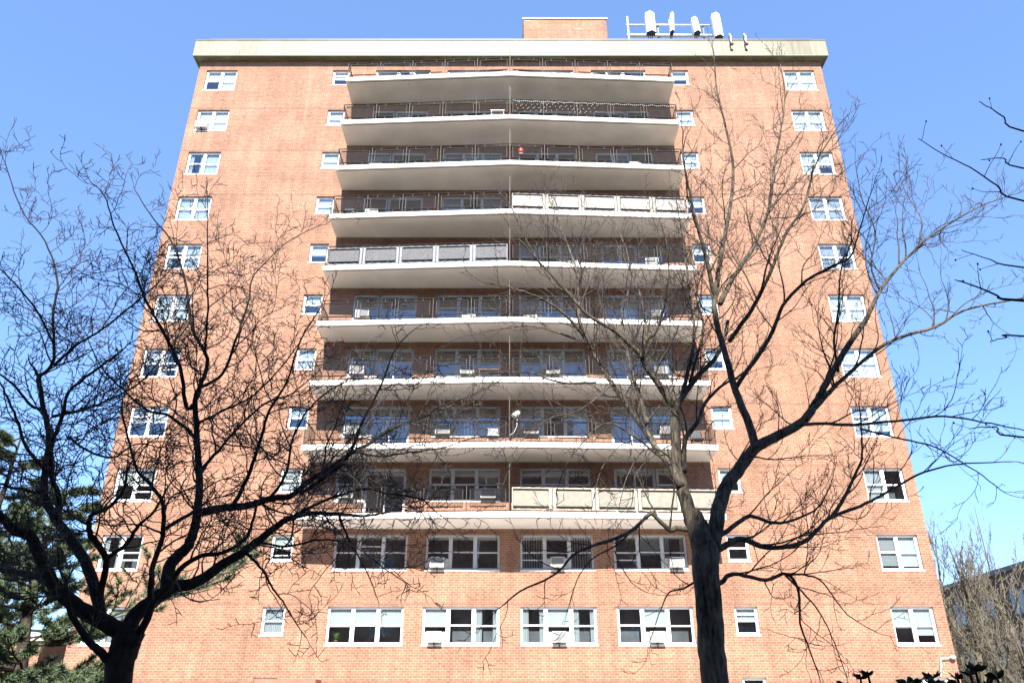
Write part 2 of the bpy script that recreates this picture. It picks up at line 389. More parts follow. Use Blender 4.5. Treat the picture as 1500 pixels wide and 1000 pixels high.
# lift house on the roof
ph = MB(); a = P(767, 29, 2.4); b = P(888, 29, 2.4)
ph.box(a.x, b.x, 2.4, 8.4, WTOP, a.z); pho = ph.build('lift_house', 'brick', roof)
ph = MB(); ph.box(a.x-.06, b.x+.06, 2.34, 8.46, a.z, a.z+.10); ph.build('coping', 'sill', pho)
ph = MB()
for u, v in ((773, 31), (846, 43)):
    q = P(u, v, 2.4); ph.box(q.x-.17, q.x+.17, 2.39, 2.44, q.z-.035, q.z+.035)
ph.build('vent_slot', 'darkmetal', pho)

# ------------------------------------------------------------------ windows
def strip(mb, x0, x1, z0, z1, y, d): mb.box(x0, x1, y, y+d, z0, z1)
def covering(win, kind, x0, x1, ztop, zbot, y):
    m = MB()
    if kind in ('curtain', 'sidecurtain'):
        span = x1-x0
        parts = [(x0, x1)] if kind == 'curtain' else [(x0, x0+span*.3), (x1-span*.22, x1)]
        for a, b in parts:
            n = max(4, int((b-a)/.05)); prev = None
            for i in range(n+1):
                xx = a+(b-a)*i/n; yy = y+(.02 if i % 2 else -.01)
                if prev: m.quad((prev[0], prev[1], zbot), (xx, yy, zbot), (xx, yy, ztop), (prev[0], prev[1], ztop))
                prev = (xx, yy)
        m.build('curtain', 'curtain', win)
    else:
        m.box(x0, x1, y, y+.012, zbot, ztop)
        if kind == 'shade': m.box(x0, x1, y-.012, y+.018, zbot-.025, zbot)
        m.build('blind', {'blind': 'blind', 'shade': 'shade', 'vblind': 'vblind'}[kind], win)

def window(x0, x1, z0, z1, panels, rnd, frame='white', covers=None, sill=True):
    """double-hung sashes side by side; panels = fractions of the width"""
    m = MB(); y = REC; fw = .065
    if panels == 1: fw = .07
    m.box(x0, x1, y, y+.08, z1-fw, z1); m.box(x0, x1, y-.02, y+.08, z0, z0+fw)
    m.box(x0, x0+fw, y, y+.08, z0+fw, z1-fw); m.box(x1-fw, x1, y, y+.08, z0+fw, z1-fw)
    W = (x1-x0)/panels; mull = .055
    rails = []
    for i in range(1, panels):
        xm = x0+W*i; m.box(xm-mull, xm+mull, y-.004, y+.08, z0+fw, z1-fw)
    gl = MB()
    for i in range(panels):
        a = x0+W*i+(mull if i else fw); b = x0+W*(i+1)-(mull if i < panels-1 else fw)
        zm = (z0+z1)/2+rnd.choice((0, 0, 0, .02))
        m.box(a, b, y+.012, y+.055, zm-.025, zm+.025)
        op = rnd.random()
        if op < .15: m.box(a, b, y+.03, y+.06, zm-.30, zm-.26)     # sash left a little open
        elif op < .25: m.box(a, b, y+.03, y+.06, zm+.22, zm+.26)
        m.box(a, a+.022, y+.02, y+.06, z0+fw, z1-fw); m.box(b-.022, b, y+.02, y+.06, z0+fw, z1-fw)
        m.box(a, b, y+.02, y+.06, z0+fw, z0+fw+.03); m.box(a, b, y+.02, y+.06, z1-fw-.02, z1-fw)
        tilt = rnd.uniform(-.006, .006)
        gl.quad((a, y+.062, z0+fw), (b, y+.062+tilt, z0+fw), (b, y+.062+tilt, z1-fw), (a, y+.062, z1-fw))
    win = m.build('window', frame, bld)
    gl.build('pane', 'glass', win)
    if sill:
        s = MB(); s.box(x0-.012, x1+.012, -.018, REC-.02, z0-.045, z0+.010); s.build('sill', 'sill', win)
    rm = MB(); e = .002
    rm.quad((x0+e, .95, z0+e), (x1-e, .95, z0+e), (x1-e, .95, z1-e), (x0+e, .95, z1-e))
    rm.quad((x0+e, .30, z1-e), (x1-e, .30, z1-e), (x1-e, .95, z1-e), (x0+e, .95, z1-e)); rm.quad((x0+e, .3, z0+e), (x1-e, .3, z0+e), (x1-e, .95, z0+e), (x0+e, .95, z0+e))
    rm.quad((x0+e, .3, z0+e), (x0+e, .95, z0+e), (x0+e, .95, z1-e), (x0+e, .3, z1-e)); rm.quad((x1-e, .3, z0+e), (x1-e, .95, z0+e), (x1-e, .95, z1-e), (x1-e, .3, z1-e))
    rm.build('room_interior', 'room', win)
    H = z1-z0
    for i in range(panels):
        c = covers[i] if covers else None
        if not c: continue
        kind, frac = c
        a = x0+W*i+.05; b = x0+W*(i+1)-.05
        covering(win, kind, a, b, z1-.07, z1-.05-(H-.12)*frac, y+.12)
    return win

def glass_door(x0, x1, z0, z1, rnd, covers):
    m = MB(); y = REC
    m.box(x0, x1, y, y+.1, z1-.06, z1); m.box(x0, x1, y-.01, y+.1, z0, z0+.05)
    m.box(x0, x0+.06, y, y+.1, z0+.05, z1-.06); m.box(x1-.06, x1, y, y+.1, z0+.05, z1-.06)
    xm = (x0+x1)/2; gl = MB()
    for (a, b, dy) in ((x0+.06, xm+.03, .01), (xm-.03, x1-.06, .05)):
        m.box(a, a+.055, y+dy, y+dy+.035, z0+.05, z1-.06); m.box(b-.055, b, y+dy, y+dy+.035, z0+.05, z1-.06)
        m.box(a+.055, b-.055, y+dy, y+dy+.035, z1-.12, z1-.06); m.box(a+.055, b-.055, y+dy, y+dy+.035, z0+.05, z0+.13)
        gl.quad((a+.05, y+dy+.02, z0+.1), (b-.05, y+dy+.02, z0+.1), (b-.05, y+dy+.02, z1-.1), (a+.05, y+dy+.02, z1-.1))
    d = m.build('balcony_door', 'shaded_grayframe', bld); gl.build('pane', 'glass', d)
    h = MB(); h.box(xm-.02, xm, y-.03, y+.01, z0+.95, z0+1.15); h.build('handle', 'steel', d)
    rm = MB(); e = .002
    rm.quad((x0+e, 1.1, z0+e), (x1-e, 1.1, z0+e), (x1-e, 1.1, z1-e), (x0+e, 1.1, z1-e)); rm.quad((x0+e, .3, z1-e), (x1-e, .3, z1-e), (x1-e, 1.1, z1-e), (x0+e, 1.1, z1-e))
    rm.quad((x0+e, .3, z0+e), (x1-e, .3, z0+e), (x1-e, 1.1, z0+e), (x0+e, 1.1, z0+e))
    rm.quad((x0+e, .3, z0+e), (x0+e, 1.1, z0+e), (x0+e, 1.1, z1-e), (x0+e, .3, z1-e)); rm.quad((x1-e, .3, z0+e), (x1-e, 1.1, z0+e), (x1-e, 1.1, z1-e), (x1-e, .3, z1-e))
    rm.build('room_interior', 'room', d)
    for i, c in enumerate(covers):
        if c: covering(d, c[0], (x0, xm)[i]+.07, (xm, x1)[i]-.03, z1-.08, z1-.08-(z1-z0-.2)*c[1], y+.14)
    return d

rnd = random.Random(11)
FULL = {('double','left',12): [('shade',.45),('shade',1)], ('double','left',11): [('shade',1),('shade',.9)], ('double','left',10): [('sidecurtain',1),('curtain',1)],
        ('double','left',9): [('curtain',1),('curtain',1)], ('double','left',8): [('sidecurtain',1),('curtain',1)], ('double','left',7): [('shade',1),('shade',.85)],
        ('double','left',6): [('shade',.5),('sidecurtain',1)], ('double','left',5): [('blind',.6),('shade',.5)], ('double','left',4): [('shade',.5),('blind',.5)],
        ('double','left',3): [('sidecurtain',1),None], ('double','left',2): [('blind',1),('blind',1)],
        ('double','right',12): [('shade',1),('shade',1)], ('double','right',11): [('shade',1),('shade',1)], ('double','right',10): [('shade',1),('shade',.6)],
        ('double','right',9): [('blind',.95),('blind',1)], ('double','right',8): [('blind',1),('sidecurtain',1)], ('double','right',7): [('shade',1),('shade',1)],
        ('double','right',6): [('shade',.9),('shade',1)], ('double','right',5): [('blind',1),('shade',.8)], ('double','right',4): [('curtain',1),None],
        ('double','right',3): [('blind',.9),('shade',.9)], ('double','right',2): [('shade',.55),('shade',.75)],
        ('triple',1,2): [('shade',.6),('blind',.5),('shade',.5)], ('triple',2,2): [('shade',.5),None,('sidecurtain',1)],
        ('triple',3,2): [('sidecurtain',1),('shade',.5),('sidecurtain',1)], ('triple',4,2): [('sidecurtain',1),('shade',.5),None],
        ('triple',3,3): [('vblind',1),('shade',.12),('vblind',1)]}
def rc(p=.6, bright=False):
    if rnd.random() > p: return None
    return (rnd.choice(('shade','shade','blind','curtain','sidecurtain')), rnd.choice((1,.55,.5,.4,.85)))
NTRI = 0
for k, n, c, x0, x1, z0, z1 in openings:
    if k == 'double':
        window(x0, x1, z0, z1, 2, rnd, covers=[q or (('curtain', 1) if n > 4 else None) for q in (FULL.get((k, c, n)) or [rc(.85), rc(.85)])])
    elif k == 'small':
        window(x0, x1, z0, z1, 1, rnd, covers=[('shade', rnd.choice((.5,.6,1,1,.85))) if n > 3 or rnd.random() < .5 else ('curtain', 1) if n == 2 else None])
    elif k == 'triple':
        if n == 1: cv = [rc(), rc(), rc()]
        elif n in (2, 3) and ('triple', c, n) in FULL: cv = FULL[('triple', c, n)]
        elif n in (2,): cv = [('shade',.5),None,('sidecurtain',1)]
        elif n == 12: cv = [('shade',.7),('shade',1),('shade',1)]
        else: cv = [rc(.3) if n < 8 else rc(.3) for _ in range(3)]
        if n == 2 and c == 1: cv = [('shade',.5),('shade',.45),('shade',.5)]
        if n == 2 and c == 4: cv = [None,('shade',.5),None]
        if n == 2 and c == 3: cv = [('sidecurtain',1),('shade',.5),('sidecurtain',1)]
        if n == 3 and c == 3: cv = [('vblind',1),('shade',.1),('vblind',1)]
        if n == 3 and c in (1,2): cv = [None,None,None]
        window(x0, x1, z0, z1, 3, rnd, frame='white' if n < 3 or n == 12 else 'shaded_grayframe', covers=cv)  # rows under a slab take the frame colour darkened for shade
    else:
        L = c == 1
        xm = x0+(x1-x0)*.41 if L else x0+(x1-x0)*.59
        sl = SLAB(n)+.04
        wx = (x0, xm-.0015) if L else (xm+.0015, x1)
        dx = (xm+.0015, x1) if L else (x0, xm-.0015)
        window(wx[0], wx[1], z0, z1, 1, rnd, frame='shaded_grayframe', covers=[rc(.35)], sill=True)
        glass_door(dx[0], dx[1], sl, z1, rnd, [rc(.3), rc(.3)])

# ------------------------------------------------------------------ balconies
class PostProxy:
    def __init__(s, mb): s.mb = mb
    def bar(s, *a): s.mb.m = 1; s.mb.bar(*a); s.mb.m = 0
BX0, BX1, BXM, BE, BM, TH = -8.28, 8.10, -.10, 1.62, 2.02, .21
def front(t):      # t -1..1 along the prow front, 0 at the middle
    if t < 0: return BXM+(BX0-BXM)*(-t), -(BM+(BE-BM)*(-t))
    return BXM+(BX1-BXM)*t, -(BM+(BE-BM)*t)
for n in range(4, 13):
    z = SLAB(n)
    out = [(BX0, -.002), (BX0, -BE), (BXM, -BM), (BX1, -BE), (BX1, -.002)]
    m = MB(); m.m = 0
    m.poly([(x, y, z-TH) for x, y in reversed(out)][::-1])
    m.m = 2
    m.poly([(x, y, z) for x, y in out][::-1]); m.m = 1
    for i in range(4):
        (xa, ya), (xb, yb) = out[i], out[i+1]
        m.quad((xa, ya, z-TH), (xb, yb, z-TH), (xb, yb, z), (xa, ya, z))
    bal = m.build('balcony', ['slab_top' if n == 12 else 'slab', 'edge', 'deck'], bld)
    # drip groove strip under the outer edge
    m = MB()
    for s_ in (-1, 1):
        xa, ya = front(s_); xb, yb = front(0)
        m.bar((xa*.985, ya+.12, z-TH-.006), (xb, yb+.12, z-TH-.006), .025, .012)
    m.build('drip_strip', 'post', bal)
    H = 1.02
    for side in (-1, 1):
        rail = MB(); post = PostProxy(rail); wire = MB()
        ins = .07
        def fp(t, zz):
            x, y = front(t); return Vector((x*(1-.006), y+ins, zz))
        T = [side*i/5 for i in range(6)]
        for i, t in enumerate(T):
            if side == 1 and i == 0: continue
            p = fp(t if i else side*1e-6, z)
            post.bar(p, p+Vector((0, 0, H)), .03)
        for i in range(5):
            a, b = T[i], T[i+1]
            A, B = fp(a, z+H), fp(b, z+H)
            rail.bar(A, B, .04, .022)
            rail.bar(fp(a, z+.055), fp(b, z+.055), .025, .02)
            g0, g1 = a+(b-a)*.085, a+(b-a)*.915
            zt_, zb_ = z+H-.15, z+.21
            rail.bar(fp(g0, zt_), fp(g1, zt_), .038); rail.bar(fp(g0, zb_), fp(g1, zb_), .036)
            post.bar(fp(g0, zb_), fp(g0, zt_), .02); post.bar(fp(g1, zb_), fp(g1, zt_), .02)
            wire.poly([fp(g0, zb_), fp(g1, zb_), fp(g1, zt_), fp(g0, zt_)])
            for q in (.27, .73):
                tt = a+(b-a)*q
                post.bar(fp(tt, zt_), fp(tt, z+H), .022); post.bar(fp(tt, z+.055), fp(tt, zb_), .022)
        # return to the wall at the end
        e0 = fp(side, z); e1 = Vector((e0.x, -.02, z))
        rail.bar(e0+Vector((0,0,H)), e1+Vector((0,0,H)), .04, .022); rail.bar(e0+Vector((0,0,.055)), e1+Vector((0,0,.055)), .025, .02)
        for q in range(1, 12):
            p = e0.lerp(e1, q/12); rail.bar(p+Vector((0,0,.055)), p+Vector((0,0,H)), .014)
        rl_ = rail.build('railing', ['rail', 'post'], bal)
        if n < 12 and (n, side) not in ((4, 1), (8, -1), (9, 1)): wire.build('wire_mesh', 'wiremesh', bal)
    # middle divider: tall post at the prow, thin screen back to the wall
    d = MB(); d.bar((BXM, -BM+.06, z), (BXM, -BM+.06, z+1.85), .042); d.build('divider_post', 'post', bal)
    d = MB(); d.box(BXM-.012, BXM+.012, -BM+.16, -.06, z+.08, z+1.75); d.build('divider_screen', 'post', bal)

ORD = {4:'lowest', 5:'second lowest', 6:'third lowest', 7:'fourth lowest', 8:'middle', 9:'fourth from top', 10:'third from top', 11:'second from top', 12:'topmost'}
def cloth_screen(name, label, n, side, cm, pm):
    t = thing(name, label, 'balcony screen', (0, -BE, SLAB(n)))
    z = SLAB(n)
    a = MB()
    def pt(tt, zz, off=0): x, y = front(tt); return Vector((x*.994, y+.115+off, zz))
    K = 60; prev = None
    for i in range(K+1):
        tt = side*(.012+.975*i/K); sag = .012*math.sin(i*1.9)
        cur = (pt(tt, z+.10+sag), pt(tt, z+.97+sag*.8), .008*math.sin(i*2.3))
        if prev:
            a.quad(prev[0]+Vector((0,prev[2],0)), cur[0]+Vector((0,cur[2],0)), cur[1]+Vector((0,cur[2],0)), prev[1]+Vector((0,prev[2],0)))
            a.quad(prev[0]+Vector((0,prev[2]+.012,0)), prev[1]+Vector((0,prev[2]+.012,0)), cur[1]+Vector((0,cur[2]+.012,0)), cur[0]+Vector((0,cur[2]+.012,0)))
        prev = cur
    a.build('cloth', cm, t)
    for i in range(5):
        g0, g1 = side*(i/5+.02), side*(i/5+.18)
        m = MB(); m.poly([pt(g0, z+.225, -.026), pt(g1, z+.225, -.026), pt(g1, z+.86, -.026), pt(g0, z+.86, -.026)])
        m.poly([pt(g0, z+.225, -.020), pt(g0, z+.86, -.020), pt(g1, z+.86, -.020), pt(g1, z+.225, -.020)])
        m.build('mesh_panel', pm, t)
cloth_screen('balcony_screen', 'cream cloth screen with beige panels along the right half of the lowest balcony', 4, 1, 'cream', 'beige')
cloth_screen('balcony_screen', 'silver grey cloth screen with speckled panels along the left half of a balcony', 8, -1, 'silver', 'greymesh')
cloth_screen('balcony_screen', 'off white cloth screen along the right half of the balcony above the grey screened one', 9, 1, 'whitecloth', 'whitecloth')

# ------------------------------------------------------------------ window air conditioners
def opening(n, c, kind=None):
    for o in openings:
        if o[1] == n and o[2] == c and (kind is None or o[0] == kind): return o
def ac_unit(n, c, p, kind=None, wide=.56, high=.38, out=.30, brk=True, raise_=0):
    k, _, _, x0, x1, z0, z1 = opening(n, c, kind)
    if k == 'combo':
        xm = x0+(x1-x0)*.41 if c == 1 else x0+(x1-x0)*.59
        cx = (x0+xm)/2 if c == 1 else (xm+x1)/2
        if c == 1: cx -= .1
        where = ('leftmost' if c == 1 else 'rightmost')+' balcony window'
    else:
        npn = 3 if k == 'triple' else 2
        W = (x1-x0)/npn; cx = x0+W*(p+.5)
        where = (('left', 'middle', 'right') if npn == 3 else ('left', 'right'))[p]+' sash of '+({1:'first', 2:'second', 3:'third', 4:'fourth'}[c] if k == 'triple' else '')+' wide window'
    lev = {2: 'bottom row', 3: 'row below all balconies'}.get(n, '')
    if n > 3: lev = ORD[n]+' balcony'
    if c == 'left': lev = 'second row from top'; where = 'in the window at the left wall edge'
    t = thing('air_conditioner', f'white air conditioner, {where}, {lev}' if c != 'left' else 'air conditioner in a two-sash window high at the left wall edge', 'air conditioner', (cx, -.1, z0+.05), 'window air conditioners')
    zb = z0+.085+raise_; zt_ = zb+high
    m = MB(); y0 = REC-.005-out
    m.box(cx-wide/2, cx+wide/2, y0, REC+.25, zb, zt_)
    # side louvres as small raised ribs and a rim round the back
    for i in range(5):
        zz = zb+.06+i*.06
        m.box(cx-wide/2-.006, cx-wide/2, y0+.05, y0+.22, zz, zz+.025); m.box(cx+wide/2, cx+wide/2+.006, y0+.05, y0+.22, zz, zz+.025)
    for (a, b, cc, d) in ((-.5, .5, 0, .05), (-.5, .5, .93, 1.)):
        m.box(cx+a*wide, cx+b*wide, y0-.012, y0, zb+cc*high, zb+d*high)
    m.box(cx-wide/2, cx-wide/2+.03, y0-.012, y0, zb+.05*high, zb+.93*high); m.box(cx+wide/2-.03, cx+wide/2, y0-.012, y0, zb+.05*high, zb+.93*high)
    m.build('casing', 'ac', t)
    m = MB(); m.box(cx-wide/2+.03, cx+wide/2-.03, y0-.006, y0+.0, zb+.05*high, zb+.93*high); m.build('grille', 'acgrille', t)
    if brk:
        m = MB(); m.bar((cx, y0+.03, zb-.02), (cx, REC-.03, zb-.02), .05, .03); m.bar((cx, y0+.12, zb-.03), (cx, -.01, zb-.2), .035, .03); m.build('bracket', 'post', t)
    # filler panels beside the unit
    if k != 'combo':
        W2 = (x1-x0)/(3 if k == 'triple' else 2)/2-.07
        m = MB()
        m.box(cx-W2, cx-wide/2-.007, REC+.005, REC+.012, z0+.065, zt_+.01); m.build('filler_panel', 'ac', t); m = MB(); m.box(cx+wide/2+.007, cx+W2, REC+.005, REC+.012, z0+.065, zt_+.01)
        m.build('filler_panel', 'ac', t)
for a in [(2,2,0),(2,3,1),(2,4,1),(3,2,0),(3,3,1),(3,4,2),(4,1,0),(4,2,2),(5,1,0),(5,2,0),(5,3,0),(5,4,0),(6,1,0),(6,2,1),(6,3,1),(6,4,0),
          (7,1,0),(7,2,1),(7,3,0),(7,4,0),(8,3,2),(8,4,0),(9,1,0),(10,1,0),(11,'left',0)]:
    n, c, p = a
    ac_unit(n, c, p, kind='double' if c == 'left' else None, brk=n < 4 or n == 11, out=.34 if n < 4 else .30, wide=.54 if n < 4 else .6)

# bits kept on the balconies
z = SLAB(10); t = thing('lantern', 'red lantern hanging from the rail beside the divider of the third balcony from top', 'lantern', (.35, -1.7, z+.6))
m = MB(); m.ball((.42, -1.95+.1, z+.66), .14, 1, 1.2, 10, 7); m.build('lantern_body', 'red', t, True)
m = MB(); m.bar((.42, -1.85, z+.80), (.42, -1.85, z+1.0), .02); m.box(.34, .50, -1.93, -1.77, z+.46, z+.50); m.build('hook', 'darkmetal', t)
z = SLAB(5); t = thing('floodlight', 'white spotlight on a curved arm beside the divider post of the second lowest balcony', 'lamp', (.2, -1.8, z+.6))
m = MB(); q = P(757, 607, -1.9)
m.tube([Vector((q.x-.16, -1.9, q.z-.10)), Vector((q.x, -1.95, q.z)), Vector((q.x+.10, -2.0, q.z+.10))], [.11, .13, .06], 10); m.build('lamp_head', 'ac', t, True)
m = MB(); m.tube([q+Vector((.02,0,-.1)), q+Vector((.0,0,-.5)), q+Vector((-.12,0,-.75)), Vector((BXM+.02, -BM+.08, z+.28))], [.018]*4, 5); m.build('arm', 'steel', t, True)
def deck_table(x, y, z, label, mat='wood', w=.7):
    t = thing('table', label, 'table', (x, y, z))
    m = MB(); m.box(x-w/2, x+w/2, y-.25, y+.25, z+.50, z+.54); m.build('tabletop', mat, t)
    for sx in (-1, 1):
        for sy in (-1, 1):
            m = MB(); m.bar((x+sx*(w/2-.06), y+sy*.2, z+.002), (x+sx*(w/2-.06), y+sy*.2, z+.5), .035); m.build('leg', mat, t)
deck_table(-.95, -1.35, SLAB(6), 'brown wooden table at the left of the divider on the third lowest balcony', w=.9)
deck_table(-.7, -1.5, SLAB(11), 'white low table at the left of the divider on the second balcony from top', 'white')
def deck_chair(x, y, z, label, mat='shaded_grayframe', face=1):
    t = thing('chair', label, 'chair', (x, y, z))
    m = MB(); m.box(x-.24, x+.24, y-.24, y+.24, z+.42, z+.46); m.build('seat', mat, t)
    m = MB(); m.box(x-.24, x+.24, y+face*.22, y+face*.25, z+.50, z+.88)
    m.bar((x-.22, y+face*.235, z+.44), (x-.22, y+face*.235, z+.9), .03); m.bar((x+.22, y+face*.235, z+.44), (x+.22, y+face*.235, z+.9), .03); m.build('backrest', mat, t)
    for sx in (-1, 1):
        for sy in (-1, 1):
            m = MB(); m.bar((x+sx*.21, y+sy*.21, z+.002), (x+sx*.21, y+sy*.21, z+.42), .028); m.build('leg', mat, t)
deck_chair(-.75, -1.25, SLAB(5), 'grey chair left of the divider post on the second lowest balcony')
deck_chair(7.5, -.9, SLAB(5), 'dark chair at the right end of the second lowest balcony', 'darkmetal')
deck_chair(-7.6, -1.0, SLAB(9), 'grey meshed chair at the left end of the fourth balcony from top', 'greymesh')
deck_chair(5.9, -1.0, SLAB(10), 'grey white chair near the right end of the third balcony from top', 'shaded_grayframe')
# house plant in the first bottom-row window
k, _, _, x0, x1, z0, z1 = opening(2, 1)
t = thing('house_plant', 'leafy green plant inside the leftmost wide window of the bottom row', 'plant', (x0+.35, .26, z0+.1))
m = MB(); m.tube([Vector((x0+.35, .3, z0+.07)), Vector((x0+.35, .3, z0+.2))], [.06, .085], 10); m.build('pot', 'wood', t, True)
m = MB(); rr = random.Random(3)
for i in range(60):
    a = rr.uniform(0, 6.28); c0 = Vector((x0+.35, .3, z0+.2)); tip = c0+Vector((math.cos(a)*rr.uniform(.08,.22), math.sin(a)*.08, rr.uniform(.02,.3)))
    s_ = Vector((-math.sin(a), math.cos(a), .3))*.02; mid = c0.lerp(tip, .6)+Vector((0,0,.04)); m.quad(c0, mid+s_, tip, mid-s_)
m.build('leaves', 'green', t)
# string lights along the second balcony from the top (right half)
z = SLAB(11); t = thing('string_lights', 'small pale string lights on the railing right of the divider, second balcony from top', 'string lights', (4, -1.8, z+1))
wv = MB(); bl = MB(); prev = None
for i in range(80):
    tt = .02+.96*i/79; x, y = front(tt); q = Vector((x*.99, y+.04, z+.97-.07*abs(math.sin(i*.55))))
    if prev: wv.bar(prev, q, .008)
    bl.ball(q-Vector((0,0,.03)), .021, 1, 1.2, 5, 3); prev = q
for i in range(60):
    tt = .03+.5*((i*37) % 60)/60; x, y = front(tt); q = Vector((x*.99, y+.03, z+.25+.6*((i*23) % 31)/31)); bl.ball(q, .02, 1, 1.2, 5, 3)
wv.build('wire', 'darkmetal', t); bl.build('bulbs', 'ac', t)

# ------------------------------------------------------------------ rooftop antennas
YA = .9
rack = thing('antenna_rack', 'white pipe rack carrying the antennas on the roof edge', 'antenna rack', (9, YA, WTOP))
m = MB()
a = P(917, 37, YA); b = P(1046, 37.5, YA); m.tube([a, b], [.055]*2, 8)
a = P(918.5, 52, YA); b = P(1050, 53, YA); m.tube([a, b], [.10]*2, 8)
m.build('crossbar', 'steel', rack, True)
for u in (921, 949, 983, 1016, 1051):
    m = MB(); q = P(u, 52, YA-.12); m.tube([Vector((q.x, q.y, WTOP)), Vector((q.x, q.y, P(u, 25 if u == 921 else 30, YA-.12).z))], [.05]*2, 8); m.build('upright', 'steel', rack, True)
for u in (963, 1029):
    m = MB(); a = P(u, 38, YA+.1); m.bar(a, Vector((a.x, a.y, WTOP)), .09); m.build('stay', 'darkmetal', rack)
def antenna(u, v0, v1, wpx, lean, label, Y=.35):
    top, bot = P(u, v0, Y), P(u+lean, v1, Y); w = wpx/26.; t = thing('panel_antenna', label, 'antenna', bot)
    m = MB(); d = .28
    prof = [(-w/2, 0), (0, -d*.55), (w/2, 0), (w/2, d), (-w/2, d)]
    ax = (top-bot)
    lo = [bot+Vector((x, y, 0)) for x, y in prof]; hi = [p+ax for p in lo]
    n = len(prof)
    m.m = 0
    for i in range(n): j = (i+1) % n; m.quad(lo[i], lo[j], hi[j], hi[i])
    m.poly(hi); m.m = 1; m.poly([p for p in lo[::-1]])
    m.build('radome', ['antenna', 'darkmetal'], t)
    m = MB(); c0 = bot+ax*.18; c1 = bot+ax*.75
    for c_ in (c0, c1): m.box(c_.x-w*.3, c_.x+.06, c_.y+d, YA-.08, c_.z-.07, c_.z+.07)
    m.build('clamp', 'steel', t)
    m = MB(); cc = bot+Vector((0, d*.6, 0))
    for k2 in (-1, 0, 1): m.tube([cc+Vector((k2*w*.2,0,.02)), cc+Vector((k2*w*.25-.05,.1,-.25)), cc+Vector((k2*.05-.1,.35,-.5))], [.02]*3, 5)
    m.build('cable', 'darkmetal', t, True)
antenna(951.5, 19, 47, 13, 3, 'big white panel antenna, leftmost of the four on the roof')
antenna(984.5, 20, 46, 5.5, 0.5, 'narrow white panel antenna, second from left on the roof')
antenna(1017, 27, 47, 9, 5, 'short tilted white panel antenna, third from left on the roof')
antenna(1048, 21, 53, 11.5, 6, 'tall white panel antenna, rightmost of the four on the roof')
for u, lb in ((1068.5, 'left of the pair of small lights hanging on the cornice right of the antennas'), (1090, 'right of the pair of small lights hanging on the cornice right of the antennas')):
    t = thing('cornice_light', lb, 'lamp', P(u, 60, FY), 'small cornice lights')
    q = P(u, 50, FY-.15); m = MB()
    m.tube([q+Vector((0,.2,-.2)), q, q+Vector((.02,-.1,-.3)), q+Vector((-.03,-.1,-.55)), q+Vector((.0,-.08,-.78))], [.04, .045, .05, .04, .03], 7); m.build('arm', 'steel', t, True)
    m = MB(); m.ball(q+Vector((.02,-.08,-.82)), .09, 1, .8); m.build('lamp', 'darkmetal', t, True)
t = thing('wall_lamp', 'small lamp on an angled pipe low at the right edge of the brick wall', 'lamp', P(1378, 990, -.1))
a, b, c = P(1378, 990, -.12), P(1378, 963, -.12), P(1396, 962, -.12)
m = MB(); m.bar(a, b, .03); m.bar(b, c, .03); m.build('pipe', 'steel', t)
m = MB(); m.ball(c, .10, 1.2, .7); m.build('lamp_head', 'ac', t, True)
# red-painted lintels and a flat entrance canopy at the ground storey
ca = thing('canopy', 'pinkish flat entrance canopy at the very bottom left of the wall', 'canopy', (-7.6, -.6, 0))
a = P(372, 994, -.9); b = P(462, 998, -.9)
m = MB(); m.box(a.x, b.x, -.9, -.01, a.z-.16, a.z); m.build('canopy_roof', 'lintel', ca)
for xx in (a.x+.08, b.x-.08):
    m = MB(); m.bar((xx, -.82, .001), (xx, -.82, a.z-.16), .08); m.build('post', 'white', ca)

# ------------------------------------------------------------------ trees
def smooth(pts, rad, sub=4, jit=0., rn=random):
    out, ro = [], []
    n = len(pts)
    for i in range(n-1):
        p0 = pts[max(i-1, 0)]; p1 = pts[i]; p2 = pts[i+1]; p3 = pts[min(i+2, n-1)]
        for k in range(sub):
            t = k/sub
            q = .5*((2*p1)+(p2-p0)*t+(2*p0-5*p1+4*p2-p3)*t*t+(3*p1-p0-3*p2+p3)*t**3)
            if jit and (i or k):
                r_ = rad[i]*jit+.004
                q = q+Vector((rn.uniform(-r_, r_), rn.uniform(-r_, r_), rn.uniform(-r_, r_)))
            out.append(q); ro.append(rad[i]+(rad[i+1]-rad[i])*t)
    out.append(pts[-1].copy()); ro.append(rad[-1])
    return out, ro

def perp(t, rn):
    v = Vector((rn.gauss(0,1), rn.gauss(0,1), rn.gauss(0,1))); v = v-t*v.dot(t)
    return v.normalized() if v.length > 1e-3 else perp(t, rn)

